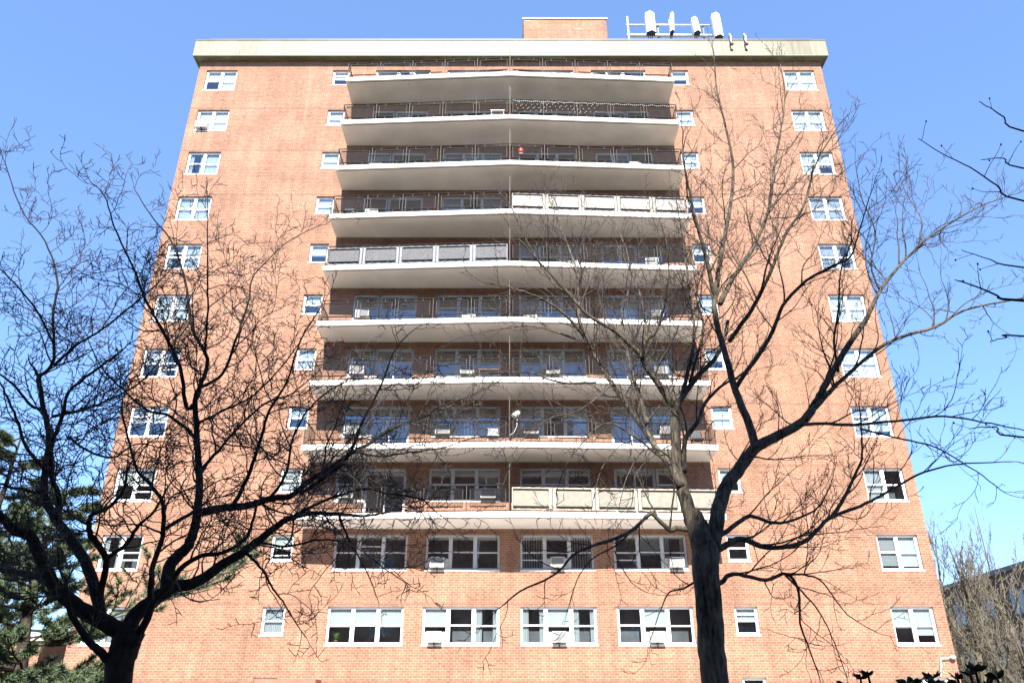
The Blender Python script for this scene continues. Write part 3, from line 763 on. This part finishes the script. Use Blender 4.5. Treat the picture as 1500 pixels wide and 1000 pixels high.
class Tree:
    def __init__(s, seed, rmin=.0034, up=.25, wig=.35, spread=(32, 62), dens=1., maxlev=4, cap=2.2, flat=1.0, tipl=.8):
        s.cap = cap; s.tipl = tipl
        s.rn = random.Random(seed); s.rmin = rmin; s.up = up; s.wig = wig; s.spread = spread; s.dens = dens; s.maxlev = maxlev
        s.tw = MB(); s.md = MB(); s.bud = None; s.count = 0; s.flat = flat
    def grow(s, p, d, L, r, lev):
        rn = s.rn
        step = max(.07, min(.26, L/9)); n = max(3, int(L/step)); step = L/n
        pts = [p.copy()]; rad = [r]; t = d.normalized(); q = p.copy(); rend = s.rmin*.75
        for i in range(n):
            t = (t+perp(t, rn)*s.wig*rn.uniform(.3, 1.)*.62+Vector((0, 0, s.up*.16))).normalized()
            q = q+t*step; pts.append(q.copy()); rad.append(max(rend, r+(rend-r)*((i+1)/n)**.8))
        k = 6 if r > .02 else (4 if r > .008 else 3)
        (s.md if r > .016 else s.tw).tube(pts, rad, k, cap=False); s.count += n
        if s.bud:
            s.bud.ball(pts[-1], .011, 1, 1.3, 4, 3)
        if lev >= s.maxlev or L < .16: return
        s.kids(pts, rad, L, lev, t0=.18)
        # terminal fork
        if L > .5:
            s.grow(pts[-1], (t+perp(t, rn)*.5), L*.45, rad[-1], lev+1)
    def kids(s, pts, rad, L, lev, t0=.15, dens=None):
        rn = s.rn; dens = dens or s.dens
        base = {0: 2.3, 1: 3.0, 2: 4.6, 3: 5.6, 4: 5}[min(lev, 4)]
        nk = max(1, int(L*base*dens*rn.uniform(.8, 1.2)))
        if lev >= 3: nk = min(nk, 3)
        m = len(pts)-1
        for i in range(nk):
            f_ = t0+(1-t0)*(i+rn.random())/nk; j = min(m-1, int(f_*m)); fr = f_*m-j
            q = pts[j].lerp(pts[j+1], min(1, fr)); t = (pts[j+1]-pts[j]).normalized()
            a = R(rn.uniform(*s.spread)); side = perp(t, rn); side.y *= s.flat; side.normalize()
            if side.z < 0 and rn.random() < .4*s.up*2: side.z *= -1
            d = (t*math.cos(a)+side*math.sin(a))
            d.z += s.up*.35
            Lc = L*rn.uniform(.28, .55)*(1.05-.5*f_); Lc = min(Lc, 2.3)
            if lev == 0: Lc = rn.uniform(.55, 1.0)*min(s.cap, .5+L*.33)*(1.15-.62*f_)
            rc_ = min(rad[j]*.6, .0038+Lc*.0085)
            s.grow(q, d, max(.1, Lc), max(s.rmin, rc_), lev+1)

def px_limb(pp, Y0, Y1, bow=0.):
    n = len(pp); tot = [0.]
    for i in range(1, n): tot.append(tot[-1]+math.dist(pp[i], pp[i-1]))
    return [P(u, v, Y0+(Y1-Y0)*tot[i]/tot[-1]+bow*math.sin(math.pi*tot[i]/tot[-1])) for i, (u, v) in enumerate(pp)]
def traced_tree(obj, T, limbs, bark, twig, bark2, dens0=1.):
    """limbs: (pixels, Y0, Y1, r0, r1)"""
    for li, L in enumerate(limbs):
        pp, Y0, Y1, r0, r1 = L[:5]; dn = L[5] if len(L) > 5 else 1.
        pts = px_limb(pp, Y0, Y1); n = len(pts)
        rad = [r0+(r1-r0)*(i/(n-1))**.9 for i in range(n)]
        sp, sr = smooth(pts, rad, 5, .10 if r0 < .05 else .035, T.rn)
        m = MB(); m.tube(sp, sr, 12 if r0 > .06 else 8 if r0 > .03 else 6); m.build('limb', bark if r0 > .022 else bark2, obj, True)
        Ln = sum((sp[i+1]-sp[i]).length for i in range(len(sp)-1))
        if dn > 0: T.kids(sp, sr, Ln, 0 if Ln > 1.1 else 1, t0=.12 if r0 < .06 else .3, dens=T.dens*dn)
        if r1 < .03:
            t = (sp[-1]-sp[-2]).normalized(); T.grow(sp[-1], t, T.tipl, r1, 2)
    if T.md.f: tag(T.md.build('boughs', bark2, obj, True), None, None, kind='stuff')
    tag(T.tw.build('twigs', twig, obj, True), None, None, kind='stuff')

# ---- right-hand tree
YR = -20.2
rt = thing('bare_tree', 'big bare tree with a thick dark trunk right of centre in front of the balconies', 'tree', (2.72, YR, 0))
def trunk(obj, pix, Y, widths_px, bark, base_r):
    pts = [P(u, v, Y) for u, v in pix]
    rad = [w/2*((Y-CY)/(_c+_s*(v-500)/FOC))/FOC for (u, v), w in zip(pix, widths_px)]
    b0 = pts[0]; pts = [Vector((b0.x, Y, -.05)), Vector((b0.x, Y, .35)), Vector((b0.x, Y, .9))]+pts; rad = [base_r*1.5, base_r*1.12, base_r]+rad
    sp, sr = smooth(pts, rad, 5, .05)
    m = MB(); m.tube(sp, sr, 20); return m.build('trunk', bark, obj, True)
trunk(rt, [(1047,1000),(1041,930),(1036,860),(1033,815),(1028,790),(1024,765),(1020,745)], YR, [40,39,38,40,33,22,8], 'bark', .21)
T = Tree(5, rmin=.0046, up=.34, wig=.50, dens=1.5, cap=1.8, tipl=.55)
LR = [
 ([(1030,815),(1018,775),(1009,750),(997,705),(991,684),(990,644),(987,598)], YR, -19.6, .120, .068, .15),
 ([(998,712),(981,681),(958,651),(935,616),(912,584),(889,550),(873,522),(855,490),(839,434),(811,416),(777,363),(749,303)], -20, -18.2, .066, .012),
 ([(850,480),(846,409),(839,379),(820,330),(806,296)], -18.6, -17.6, .035, .010),
 ([(868,512),(841,475),(816,452),(786,434),(740,420),(705,412)], -18.9, -20.2, .035, .008),
 ([(948,620),(940,590),(930,560),(924,540),(917,506),(912,460),(924,411),(917,365),(899,326)], -19.7, -18.4, .045, .010),
 ([(987,600),(970,570),(947,538),(940,522),(919,501),(901,485),(862,462),(828,425),(800,395),(760,350)], -19.6, -20.8, .07, .010),
 ([(940,524),(945,501),(961,485),(972,450),(980,400),(975,350)], -20, -21, .04, .009),
 ([(945,506),(947,483),(940,440),(925,400),(905,360)], -20, -19.2, .03, .008),
 ([(988,600),(1009,568),(1025,547),(1046,527),(1060,498),(1066,470)], -19.6, -18.8, .065, .03),
 ([(1000,575),(1007,547),(1016,506),(1016,460),(1008,410),(1000,350),(990,290)], -19.5, -18.6, .045, .010),
 ([(1002,690),(1004,644),(1023,616),(1034,589),(1060,563),(1090,545),(1120,500)], -19.9, -18.6, .055, .012),
 ([(1036,830),(1046,790),(1052,750),(1062,715),(1080,690),(1108,655),(1140,638),(1174,619),(1195,590),(1210,562),(1240,510),(1270,466)], YR, -19.2, .125, .042, .45),
 ([(1108,658),(1096,618),(1078,574),(1064,525),(1048,465),(1048,430),(1057,370),(1070,300),(1074,245),(1064,190),(1050,130),(1046,85)], -20, -18.8, .080, .013),
 ([(1048,440),(1035,380),(1024,340),(1012,290),(1002,240),(1000,190)], -19.5, -20.6, .05, .010),
 ([(1055,445),(1075,405),(1102,364),(1120,325),(1129,292),(1135,238),(1144,190),(1150,140),(1143,95)], -19.5, -18.2, .055, .010),
 ([(1068,500),(1100,455),(1128,400),(1150,345),(1178,300),(1195,240),(1225,190)], -19.7, -20.9, .045, .010),
 ([(1078,568),(1126,496),(1147,448),(1180,412),(1215,392),(1245,376),(1258,340),(1270,300)], -19.8, -21.4, .045, .008),
 ([(1270,466),(1294,418),(1336,370),(1372,340),(1432,304),(1480,286)], -19.2, -18.2, .045, .008),
 ([(1345,362),(1350,322),(1330,285),(1328,238)], -18.8, -18.1, .018, .006),
 ([(1288,424),(1276,388),(1282,340),(1262,290),(1255,250)], -19.1, -19.9, .022, .007),
 ([(1180,614),(1205,585),(1234,556),(1300,502),(1372,478),(1414,454),(1500,436),(1540,430)], -19.8, -18.0, .055, .010),
 ([(1228,545),(1222,500),(1228,450),(1231,400),(1245,340)], -19.5, -20.6, .028, .007),
 ([(1165,623),(1200,620),(1252,622),(1312,616),(1384,610),(1440,618),(1500,630)], -19.9, -21.4, .035, .007),
 ([(1036,812),(1059,801),(1085,789),(1110,798),(1137,802),(1179,792),(1215,759),(1260,741),(1299,721),(1345,695),(1400,680),(1480,676)], YR, -19.0, .062, .009, .8),
 ([(1218,757),(1236,730),(1250,700),(1262,672),(1262,632),(1258,590)], -19.6, -18.8, .04, .009),
 ([(1260,628),(1310,640),(1370,655),(1430,690),(1470,720)], -19.4, -20.4, .02, .006),
 ([(1040,862),(1058,852),(1074,840),(1122,849),(1152,840),(1170,867),(1172,912),(1185,948),(1200,990)], YR, -19.2, .045, .008),
 ([(1152,840),(1180,842),(1205,853),(1242,900),(1287,927)], -19.6, -18.8, .022, .005),
 ([(1150,842),(1175,866),(1200,895),(1222,940),(1240,990)], -19.6, -20.6, .02, .005),
 ([(1160,842),(1200,838),(1240,832)], -19.6, -19.2, .014, .005),
 ([(1044,790),(1065,777),(1098,756),(1131,765),(1161,762),(1197,744),(1215,715)], -20.1, -18.9, .05, .009),
 ([(1020,780),(995,773),(981,776),(961,757),(950,753),(924,778),(889,792),(843,810),(814,840),(763,865),(738,885)], -20, -21.2, .05, .008),
 ([(924,778),(900,800),(868,818),(845,850),(832,890)], -20.4, -19.8, .018, .005),
 ([(900,806),(912,832),(928,856),(950,868)], -20.2, -20.6, .012, .004),
 ([(1020,850),(1000,862),(980,868),(965,900),(950,945)], -20.1, -19.5, .02, .005),
 ([(981,681),(930,640),(890,620),(860,640),(830,680),(815,720)], -20, -21.3, .02, .005),
 ([(873,560),(820,560),(770,545),(700,548),(650,560)], -19.4, -20.6, .022, .005),
 ([(984,672),(960,656),(938,664),(918,700),(906,745)], -20, -20.8, .016, .004),
 ([(940,640),(905,655),(880,690),(868,735)], -19.8, -20.6, .014, .004),
 ([(985,650),(950,672),(930,700),(925,740),(905,770)], -20, -19.3, .014, .004),
 ([(1010,560),(1030,480),(1020,430),(1040,360),(1030,300)], -19.4, -18.4, .03, .006),
 ([(900,560),(850,600),(800,615),(760,650),(745,690)], -19.6, -20.5, .016, .004),
 ([(865,505),(820,488),(780,478),(745,480),(690,490)], -19.2, -18.3, .025, .006),
]
LR = [(l[0], l[1], l[2], l[3]*(.85 if l[3] < .1 else 1))+tuple(l[4:]) for l in LR]
traced_tree(rt, T, LR, 'bark', 'twig', 'bark')
print('right twigs', T.count)

# ---- left-hand tree
YL = -22.2
lt = thing('bare_tree', 'dark crooked bare tree forking low at the bottom left of the picture', 'tree', (-4.6, YL, 0))
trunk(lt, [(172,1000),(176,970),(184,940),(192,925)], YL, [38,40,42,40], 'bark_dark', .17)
T = Tree(21, rmin=.0050, up=.16, wig=.72, dens=2.6, spread=(38, 80), cap=1.3, tipl=.4)
LL = [
 ([(190,935),(180,928),(151,910),(108,885),(79,856),(61,820),(43,784),(22,777),(0,755),(-30,735)], YL, -22.8, .105, .035),
 ([(79,856),(47,843),(0,834),(-40,830)], -22.4, -21.6, .04, .02),
 ([(147,908),(142,874),(124,820),(94,777),(72,744),(65,723),(68,676),(72,640),(62,590),(57,552)], -22.2, -21.4, .07, .028),
 ([(83,760),(86,726),(76,701),(76,651),(92,610),(101,574),(145,539),(170,520)], -22, -23.2, .035, .010),
 ([(65,723),(18,714),(0,708),(-40,700)], -22, -22.8, .025, .01),
 ([(65,686),(36,651),(27,620),(10,580),(0,560)], -21.8, -22.6, .025, .009),
 ([(144,885),(155,820),(133,784),(130,766),(137,752),(158,744),(180,720),(186,690)], -22.2, -23.4, .040, .012),
 ([(130,768),(110,758),(90,744),(70,735)], -22.6, -22.2, .018, .008),
 ([(155,818),(187,795),(202,770),(223,752),(240,725)], -22.6, -23.6, .026, .01),
 ([(166,975),(145,952),(130,939),(104,899),(101,885),(96,850)], YL, -23.0, .05, .02),
 ([(186,945),(194,906),(223,881),(252,860),(288,852),(324,827),(360,806),(396,777),(418,762),(450,752),(498,753),(532,755),(569,750)], YL, -21.2, .095, .010),
 ([(205,930),(215,905),(226,880),(245,860),(262,835),(292,815),(328,808),(360,788),(370,762),(376,740)], YL, -22.8, .045, .012),
 ([(497,755),(509,785),(525,815),(541,845),(555,882)], -21.5, -20.8, .016, .005),
 ([(360,808),(385,835),(400,862),(414,880),(432,910),(450,935)], -21.8, -21.2, .018, .005),
 ([(430,757),(425,790),(395,820),(380,850)], -21.6, -22.3, .014, .005),
 ([(244,868),(248,831),(262,812),(274,802),(284,775),(288,755),(292,720),(291,687),(288,640),(286,587),(293,565),(304,526),(282,482),(271,411),(251,354),(220,314),(196,275)], -22.1, -20.6, .075, .006),
 ([(290,568),(326,548),(343,504),(355,470),(365,438),(370,407),(395,378),(422,354),(471,328)], -21.4, -20.4, .025, .005),
 ([(300,520),(304,464),(304,420),(304,376),(304,330),(304,300)], -21.3, -22.4, .018, .005),
 ([(286,590),(273,596),(264,539),(246,499),(229,468),(211,433),(194,389),(167,332),(154,288),(132,266)], -21.5, -22.8, .03, .005),
 ([(288,752),(324,744),(360,741),(396,730),(425,726),(455,702),(474,692),(509,667),(539,651),(569,630),(596,619),(624,609),(642,596),(663,589),(700,575)], -21.9, -20.6, .055, .006),
 ([(520,662),(555,668),(600,662),(650,655),(700,640),(745,640)], -21.1, -20.4, .016, .005),
 ([(221,882),(223,834),(238,784),(239,741),(223,712),(202,690),(190,650),(178,600)], -22.2, -22.9, .035, .010),
 ([(240,775),(262,762),(286,748)], -22.3, -22, .024, .02),
 ([(57,560),(57,552),(79,526),(77,464),(84,411),(66,354),(31,306),(9,244),(-2,213)], -21.4, -21.0, .026, .005),
 ([(79,535),(114,504),(150,482),(211,433),(235,410),(262,380)], -21.4, -22.2, .02, .005),
 ([(60,600),(44,592),(22,565),(0,548),(-25,530)], -21.4, -22.2, .022, .009),
 ([(79,505),(57,460),(26,420),(0,394),(-20,380)], -21.3, -22.3, .016, .006),
 ([(76,610),(120,600),(160,585),(205,560),(245,515),(280,470)], -21.8, -20.8, .022, .006),
 ([(440,723),(474,700),(509,670),(530,620),(560,560),(580,510),(610,480)], -21.3, -22.4, .03, .006),
 ([(340,742),(362,700),(380,650),(395,600),(420,560),(440,500),(470,450)], -21.6, -22.8, .028, .006),
 ([(396,730),(420,690),(430,640),(460,590),(505,560),(545,555)], -21.4, -20.4, .022, .006),
 ([(292,690),(320,660),(350,625),(390,590),(430,575),(470,540)], -21.7, -20.6, .026, .006),
 ([(286,640),(250,610),(215,600),(180,570),(150,540),(130,500)], -21.6, -22.6, .022, .006),
 ([(418,762),(470,735),(532,716),(569,723),(601,727),(619,732),(635,746),(660,766)], -21.7, -20.9, .022, .005),
 ([(290,620),(330,600),(370,580),(410,540),(440,500)], -21.5, -22.5, .020, .006),
 ([(100,640),(130,660),(165,670),(200,650),(235,655)], -21.9, -22.9, .018, .006),
 ([(372,792),(420,800),(470,790),(520,800),(560,830),(590,850)], -21.7, -22.5, .016, .005),
]
LL[2][0][0] = (147,908) if False else LL[2][0][0]
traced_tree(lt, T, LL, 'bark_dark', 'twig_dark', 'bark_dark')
print('left twigs', T.count)

# ---- tree whose trunk stands outside the frame on the right
YE = -25.2
et = thing('bare_tree', 'bare tree reaching knobbly budded branches in from the right edge of the picture', 'tree', (6.6, YE, 0))
m = MB(); m.tube(smooth([Vector((6.6, YE, -.05)), Vector((6.55, YE, 2.)), Vector((6.5, YE, 4.5)), Vector((6.4, YE, 7.0))], [.26, .18, .13, .05], 5, .05)[0], smooth([Vector((0,0,0))]*4, [.26, .18, .13, .05], 5)[1], 14); m.build('trunk', 'bark_dark', et, True)
T = Tree(33, rmin=.0034, up=.1, wig=.3, dens=.42, spread=(45, 75), maxlev=2); T.bud = MB()
LE = []
def rl(pp, z, r0=.014, d=0.):
    base = Vector((6.5, YE, z)); pts = [base]+[P(u, v, YE+.6+d) for u, v in pp]; n = len(pts)
    rad = [r0+(.004-r0)*(i/(n-1))**.6 for i in range(n)]; sp, sr = smooth(pts, rad, 4, .1, T.rn)
    m = MB(); m.tube(sp, sr, 6); m.build('limb', 'bark_dark', et, True)
    vis = sp[4:]; T.kids(vis, sr[4:], sum((vis[i+1]-vis[i]).length for i in range(len(vis)-1)), 1, t0=.02, dens=1.3)
rl([(1500,295),(1460,272),(1420,245),(1380,225),(1345,203)], 5.6)
rl([(1500,192),(1470,172),(1450,158),(1434,149)], 6.4)
rl([(1500,247),(1470,232),(1437,234)], 6.0, .015, .5)
rl([(1500,440),(1460,432),(1415,414),(1398,410)], 4.8, .02, -.4)
rl([(1500,392),(1450,380),(1408,366)], 5.0, .014, .3)
rl([(1500,492),(1475,494),(1450,500)], 4.4, .014)
rl([(1500,640),(1460,625),(1420,628)], 3.6, .014, .4)
T.tw.build('twigs', 'twig_dark', et); T.bud.build('buds', 'twig_dark', et)
for o_ in et.children:
    if o_.name.split('.')[0] in ('twigs', 'buds'): o_['kind'] = 'stuff'

# ---- smaller bare trees beyond the right end of the block
def wild_tree(name, label, base, h, r, seed, mat_b, mat_t, spreadfac=1., dens=.9, up=.6, upright=False, rmin=.008, group=None):
    t = thing(name, label, 'tree', base, group)
    T = Tree(seed, rmin=rmin, up=up, wig=.42, dens=dens, spread=(18, 30) if upright else (28, 60), maxlev=3)
    b = Vector(base); rn = T.rn
    tp = [b+Vector((0,0,-.05)), b+Vector((rn.uniform(-.1,.1), 0, h*.2)), b+Vector((rn.uniform(-.25,.25), rn.uniform(-.2,.2), h*.42)), b+Vector((rn.uniform(-.3,.3), 0, h*.7)), b+Vector((rn.uniform(-.3,.3), 0, h*.97))]
    sp, sr = smooth(tp, [r*1.25, r, r*.75, r*.4, .01], 5, .1, rn)
    m = MB(); m.tube(sp, sr, 9); m.build('trunk', mat_b, t, True)
    nl = 16 if upright else 11
    for i in range(nl):
        f_ = (.12 if upright else .25)+(.72)*i/nl; j = int(f_*(len(sp)-1)); a = rn.uniform(0, 6.283)
        out = .25 if upright else rn.uniform(.75, 1.25)
        d = Vector((math.cos(a)*out*spreadfac, math.sin(a)*out*.8, rn.uniform(.7, 1.1)))
        L = h*(.26 if upright else rn.uniform(.30, .46))*(1.15-f_*.7)
        T.grow(sp[j], d, L, sr[j]*.5, 0)
    if T.md.f: tag(T.md.build('boughs', mat_b, t, True), None, None, kind='stuff')
    tag(T.tw.build('twigs', mat_t, t), None, None, kind='stuff')
M['bark_far'] = bark_mat('olive_grey_bark', (.04, .034, .025), (.16, .14, .10))
def gp(u, Y): q = P(u, 960, Y); return (q.x, Y, 0)
GR = 'bare trees beyond the right end of the block'
wild_tree('young_tree', 'pale crooked bare tree in front of the dark building at far right', gp(1432, 4), 9.0, .20, 51, 'bark_far', 'twig_far', 1., 1.9, rmin=.011)
wild_tree('young_tree', 'bare tree right against the right corner of the brick block', gp(1402, 7), 10.2, .13, 52, 'bark_far', 'twig_far', .8, 1.7, rmin=.011)
wild_tree('young_tree', 'leaning bare tree at the right picture edge before the dark building', gp(1488, 2), 7.6, .15, 53, 'bark_far', 'twig_far', 1.2, 1.9, rmin=.011)
wild_tree('young_tree', 'low shrubby bare tree between the pale tree and the picture edge', gp(1462, 8), 7.8, .13, 54, 'bark_far', 'twig_far', 1.1, 1.9, rmin=.011)
wild_tree('poplar', 'tall narrow bare poplar rising behind the dark roofline at far right', gp(1480, 38), 19.5, .16, 55, 'bark_far', 'twig_far', .6, .7, .9, True, .014)

# ---- pine at the left
M['pinedark'] = M['needle']
def pine(label, base, h, seed, z0=.12, spread=2.6, nb=46, dirs=None):
    t = thing('pine_tree', label, 'tree', base); rn = random.Random(seed); b = Vector(base)
    tp = [b+Vector((0,0,-.05)), b+Vector((.1,0,h*.3)), b+Vector((-.15,.1,h*.65)), b+Vector((0,0,h))]
    sp, sr = smooth(tp, [.2, .16, .09, .02], 6, .08, rn); m = MB(); m.tube(sp, sr, 10); m.build('trunk', 'pinebark', t, True)
    br = MB(); nd = MB()
    def tuft(c, ax, s=1.):
        for _ in range(16):
            d = (ax*rn.uniform(.2, 1.1)+perp(ax, rn)*rn.uniform(.3, 1.)).normalized(); L = rn.uniform(.09, .17)*s
            w_ = perp(d, rn)*.010*s; o = c+ax*rn.uniform(-.12, .05)*s
            nd.poly([o-w_, o+w_, o+d*L])
    def bough(p, d, L, r, lev):
        n = max(3, int(L/.34)); pts = [p.copy()]; rad = [r]; tt = d.normalized(); q = p.copy()
        for i in range(n):
            tt = (tt+perp(tt, rn)*.16+Vector((0,0,.05))).normalized(); q = q+tt*L/n; pts.append(q.copy()); rad.append(r+(.006-r)*(i+1)/n)
        br.tube(pts, rad, 5, cap=False)
        for i in range(1, len(pts)):
            f_ = i/(len(pts)-1)
            if lev >= 1 and f_ > .25:
                tuft(pts[i], (pts[i]-pts[i-1]).normalized())
                if rn.random() < .5: tuft(pts[i].lerp(pts[i-1], .5), perp(tt, rn)*.5+tt*.7)
            if lev < 2 and f_ > .2:
                for sd in (1, -1):
                    if rn.random() < (.85 if lev == 0 else .55):
                        hx = Vector((-tt.y, tt.x, 0)); hx = hx.normalized() if hx.length > .01 else Vector((1,0,0))
                        dd = (tt*.8+hx*sd*rn.uniform(.6, 1.)+Vector((0,0,rn.uniform(-.15,.3)))).normalized()
                        bough(pts[i], dd, L*rn.uniform(.25, .42)*(1.15-.6*f_), r*.4, lev+1)
        tuft(pts[-1], tt, 1.1)
    for i in range(nb):
        f_ = z0+(.97-z0)*(i+rn.random())/nb; j = min(len(sp)-1, int(f_*(len(sp)-1)))
        a = rn.uniform(0, 6.283); L = spread*(1.08-f_)*rn.uniform(.6, 1.1)+.35
        q = sp[j].lerp(sp[min(j+1, len(sp)-1)], rn.random())
        bough(q, Vector((math.cos(a), math.sin(a), rn.uniform(-.1, .35))), L, .03, 0)
    for (q, d, L) in (dirs or []): bough(q, d, L, .03, 0)
    br.build('branches', 'pinebark', t, True); tag(nd.build('needles', 'needle', t), None, None, kind='stuff')
q = P(30, 960, -13.5)
p1 = P(150, 925, -13.9)
pine('bushy green pine behind the crooked tree in the bottom left corner', (q.x, -13.5, 0), P(40, 720, -13.5).z, 61, .05, 2.6, 70,
     [(P(60, 945, -13.7), P(322, 872, -14.3)-P(60, 945, -13.7), 4.1)])
q = P(-60, 960, -10.5)
pine('taller green pine cut by the left picture edge', (q.x, -10.5, 0), P(-10, 640, -10.5).z, 62, .06, 3.0, 64)
# ---- evergreen shrub along the bottom edge, close to the camera
def shrub(label, base, h, wx, n, seed, lean=.0):
    t = thing('evergreen_shrub', label, 'shrub', base); rn = random.Random(seed); b = Vector(base); st = MB(); lf = MB()
    for i in range(n):
        x0_ = rn.uniform(-wx, wx); q = b+Vector((x0_*.6, rn.uniform(-.3,.3), 0)); hh = h*rn.uniform(.62, 1.)
        tip = b+Vector((x0_+rn.uniform(-.1,.1), rn.uniform(-.45,.45), hh)); pts = [q, q.lerp(tip, .5)+Vector((rn.uniform(-.06,.06), 0, 0)), tip]
        sp, sr = smooth(pts, [.012, .009, .004], 5); st.tube(sp, sr, 4, cap=False)
        for j in range(3, len(sp)):
            for _ in range(8 if j < len(sp)-1 else 12):
                ax = (sp[j]-sp[j-1]).normalized(); d = (ax*rn.uniform(.3, 1.)+perp(ax, rn)).normalized(); L = rn.uniform(.020, .038); o = sp[j]
                s1 = perp(d, rn)*L*.24; mid = o+d*L*.5; nrm = d.cross(s1).normalized()*L*.07
                lf.poly([o, mid+s1*.9-d*L*.12, mid+s1*.8+d*L*.22+nrm, o+d*L]); lf.poly([o, o+d*L, mid-s1*.8+d*L*.22+nrm, mid-s1*.9-d*L*.12])
    st.build('stems', 'bark_dark', t); tag(lf.build('leaves', 'leaf', t), None, None, kind='stuff')
YS = -28.6
for (u, v, wx, n, sd, lb) in ((1440, 984, .38, 230, 71, 'dark leafy evergreen shrub along the bottom right corner'), (1340, 990, .14, 60, 72, 'dark leafy shrub tips under the right column of windows'),
                              (1210, 968, .06, 7, 73, 'small sprig of dark leaves at the bottom right of the thick trunk')):
    q = P(u, v, YS); shrub(lb, (q.x, YS, 0), q.z, wx, n, sd)

# ------------------------------------------------------------------ neighbouring buildings
def block(label, x0, x1, y0, y1, h, mat, wins, name='apartment_building', frame='shaded_grayframe'):
    t = thing(name, label, 'building', ((x0+x1)/2, (y0+y1)/2, 0))
    m = MB(); m.box(x0, x1, y0, y1, 0, h); m.build('wall', mat, t)
    m = MB(); m.box(x0-.12, x1+.12, y0-.12, y1+.12, h, h+.28); m.build('parapet', 'darkmetal' if mat == 'brick2' else 'sill', t)
    for (face, c, z) in wins:
        wv = MB(); gl = MB()
        if face == 'x0':
            wv.box(x0-.03, x0+.02, c-.75, c+.75, z, z+1.4); gl.box(x0-.045, x0-.031, c-.67, c-.04, z+.08, z+1.32); gl.box(x0-.045, x0-.031, c+.04, c+.67, z+.08, z+1.32)
        elif face == 'y1':
            wv.box(c-.8, c+.8, y1-.02, y1+.03, z, z+1.4); gl.box(c-.72, c-.04, y1+.031, y1+.045, z+.08, z+1.32); gl.box(c+.04, c+.72, y1+.031, y1+.045, z+.08, z+1.32)
        else:
            wv.box(c-.8, c+.8, y0-.03, y0+.02, z, z+1.4); gl.box(c-.72, c-.04, y0-.045, y0-.031, z+.08, z+1.32); gl.box(c+.04, c+.72, y0-.045, y0-.031, z+.08, z+1.32)
        wo = wv.build('window', frame, t); gl.build('pane', 'far_glass', wo)
m_, nt, b_ = new_mat('far_glass'); b_.inputs['Base Color'].default_value = (.04, .05, .07, 1); b_.inputs['Roughness'].default_value = .05; M['far_glass'] = m_
b_.inputs['Specular IOR Level'].default_value = 1.
block('dark brown brick building beyond the right end of the block, half hidden by bare trees', 30, 44, 11, 48, 9.7, 'brick2',
      [('x0', 14+k*3.3, zz) for k in range(6) for zz in (1.6, 4.4, 7.2)], frame='bluegrey_dim')
block('low orange brick wing behind the pines at far left', -46, -22, 8, 20, P(60, 938, 8).z, 'brick', [('y0', -40+k*4, 1.2) for k in range(4)])
# unseen blocks added behind the camera, sized to shade parts of the trees
block('unseen brick block added for shade behind the viewer, on the left', -44, -3.2, -62, -46, 27.0, 'brick', [('y1', -40+k*5.5, 3+j*5.6) for k in range(7) for j in range(4)])
block('unseen brick block added for shade behind the viewer, on the right', -2.6, 40, -62, -46, 25.15, 'brick', [('y1', 6+k*5.5, 3+j*5.2) for k in range(6) for j in range(4)])

hb = [o for o in S.objects if o.get('label', '').endswith('viewer, on the right')][0]
m = MB(); m.box(1.38, 6.5, -52, -46.6, 25.4, 30.2); m.build('lift_house', 'brick', hb)  # unseen box added to shade the right-hand limbs, no known lift house

# ------------------------------------------------------------------ light, sky, camera
EL, AZ = R(39.8), R(2.5)       # AZ: sun stands slightly left of the axis behind the camera
wd = bpy.data.worlds.new('World'); S.world = wd; wd.use_nodes = True
nt = wd.node_tree; bg = nt.nodes['Background']
sky = nt.nodes.new('ShaderNodeTexSky'); sky.sky_type = 'NISHITA'; sky.sun_disc = False
sky.sun_elevation = EL; sky.sun_rotation = math.pi+AZ; sky.air_density = .75; sky.dust_density = 0.; sky.ozone_density = 6.; sky.altitude = 50
smx = nt.nodes.new('ShaderNodeMix'); smx.data_type = 'RGBA'; smx.inputs[0].default_value = .45; smx.inputs[7].default_value = (.62, 1.08, 2.15, 1)   # flat blue mixed in to even out the sky's brightness
nt.links.new(sky.outputs[0], smx.inputs[6]); nt.links.new(smx.outputs[2], bg.inputs[0]); bg.inputs[1].default_value = .15
sl = bpy.data.lights.new('sun', 'SUN'); sl.energy = 5.0; sl.angle = R(.53); sl.color = (1, .95, .86)
so = bpy.data.objects.new('sun', sl); COL.objects.link(so)
d = Vector((math.sin(AZ)*math.cos(EL), math.cos(AZ)*math.cos(EL), -math.sin(EL)))
so.rotation_euler = d.to_track_quat('-Z', 'Y').to_euler()
cam = bpy.data.cameras.new('camera'); co = bpy.data.objects.new('camera', cam); COL.objects.link(co)
co.location = (0, CY, CZ); co.rotation_euler = (math.pi/2+PITCH, 0, 0)
cam.sensor_width = 36; cam.lens = FOC/1500*36; cam.clip_end = 3000; cam.clip_start = .05
S.camera = co
S.view_settings.view_transform = 'Standard'; S.view_settings.look = 'None'; S.view_settings.gamma = 1
S.view_settings.exposure = 1.7
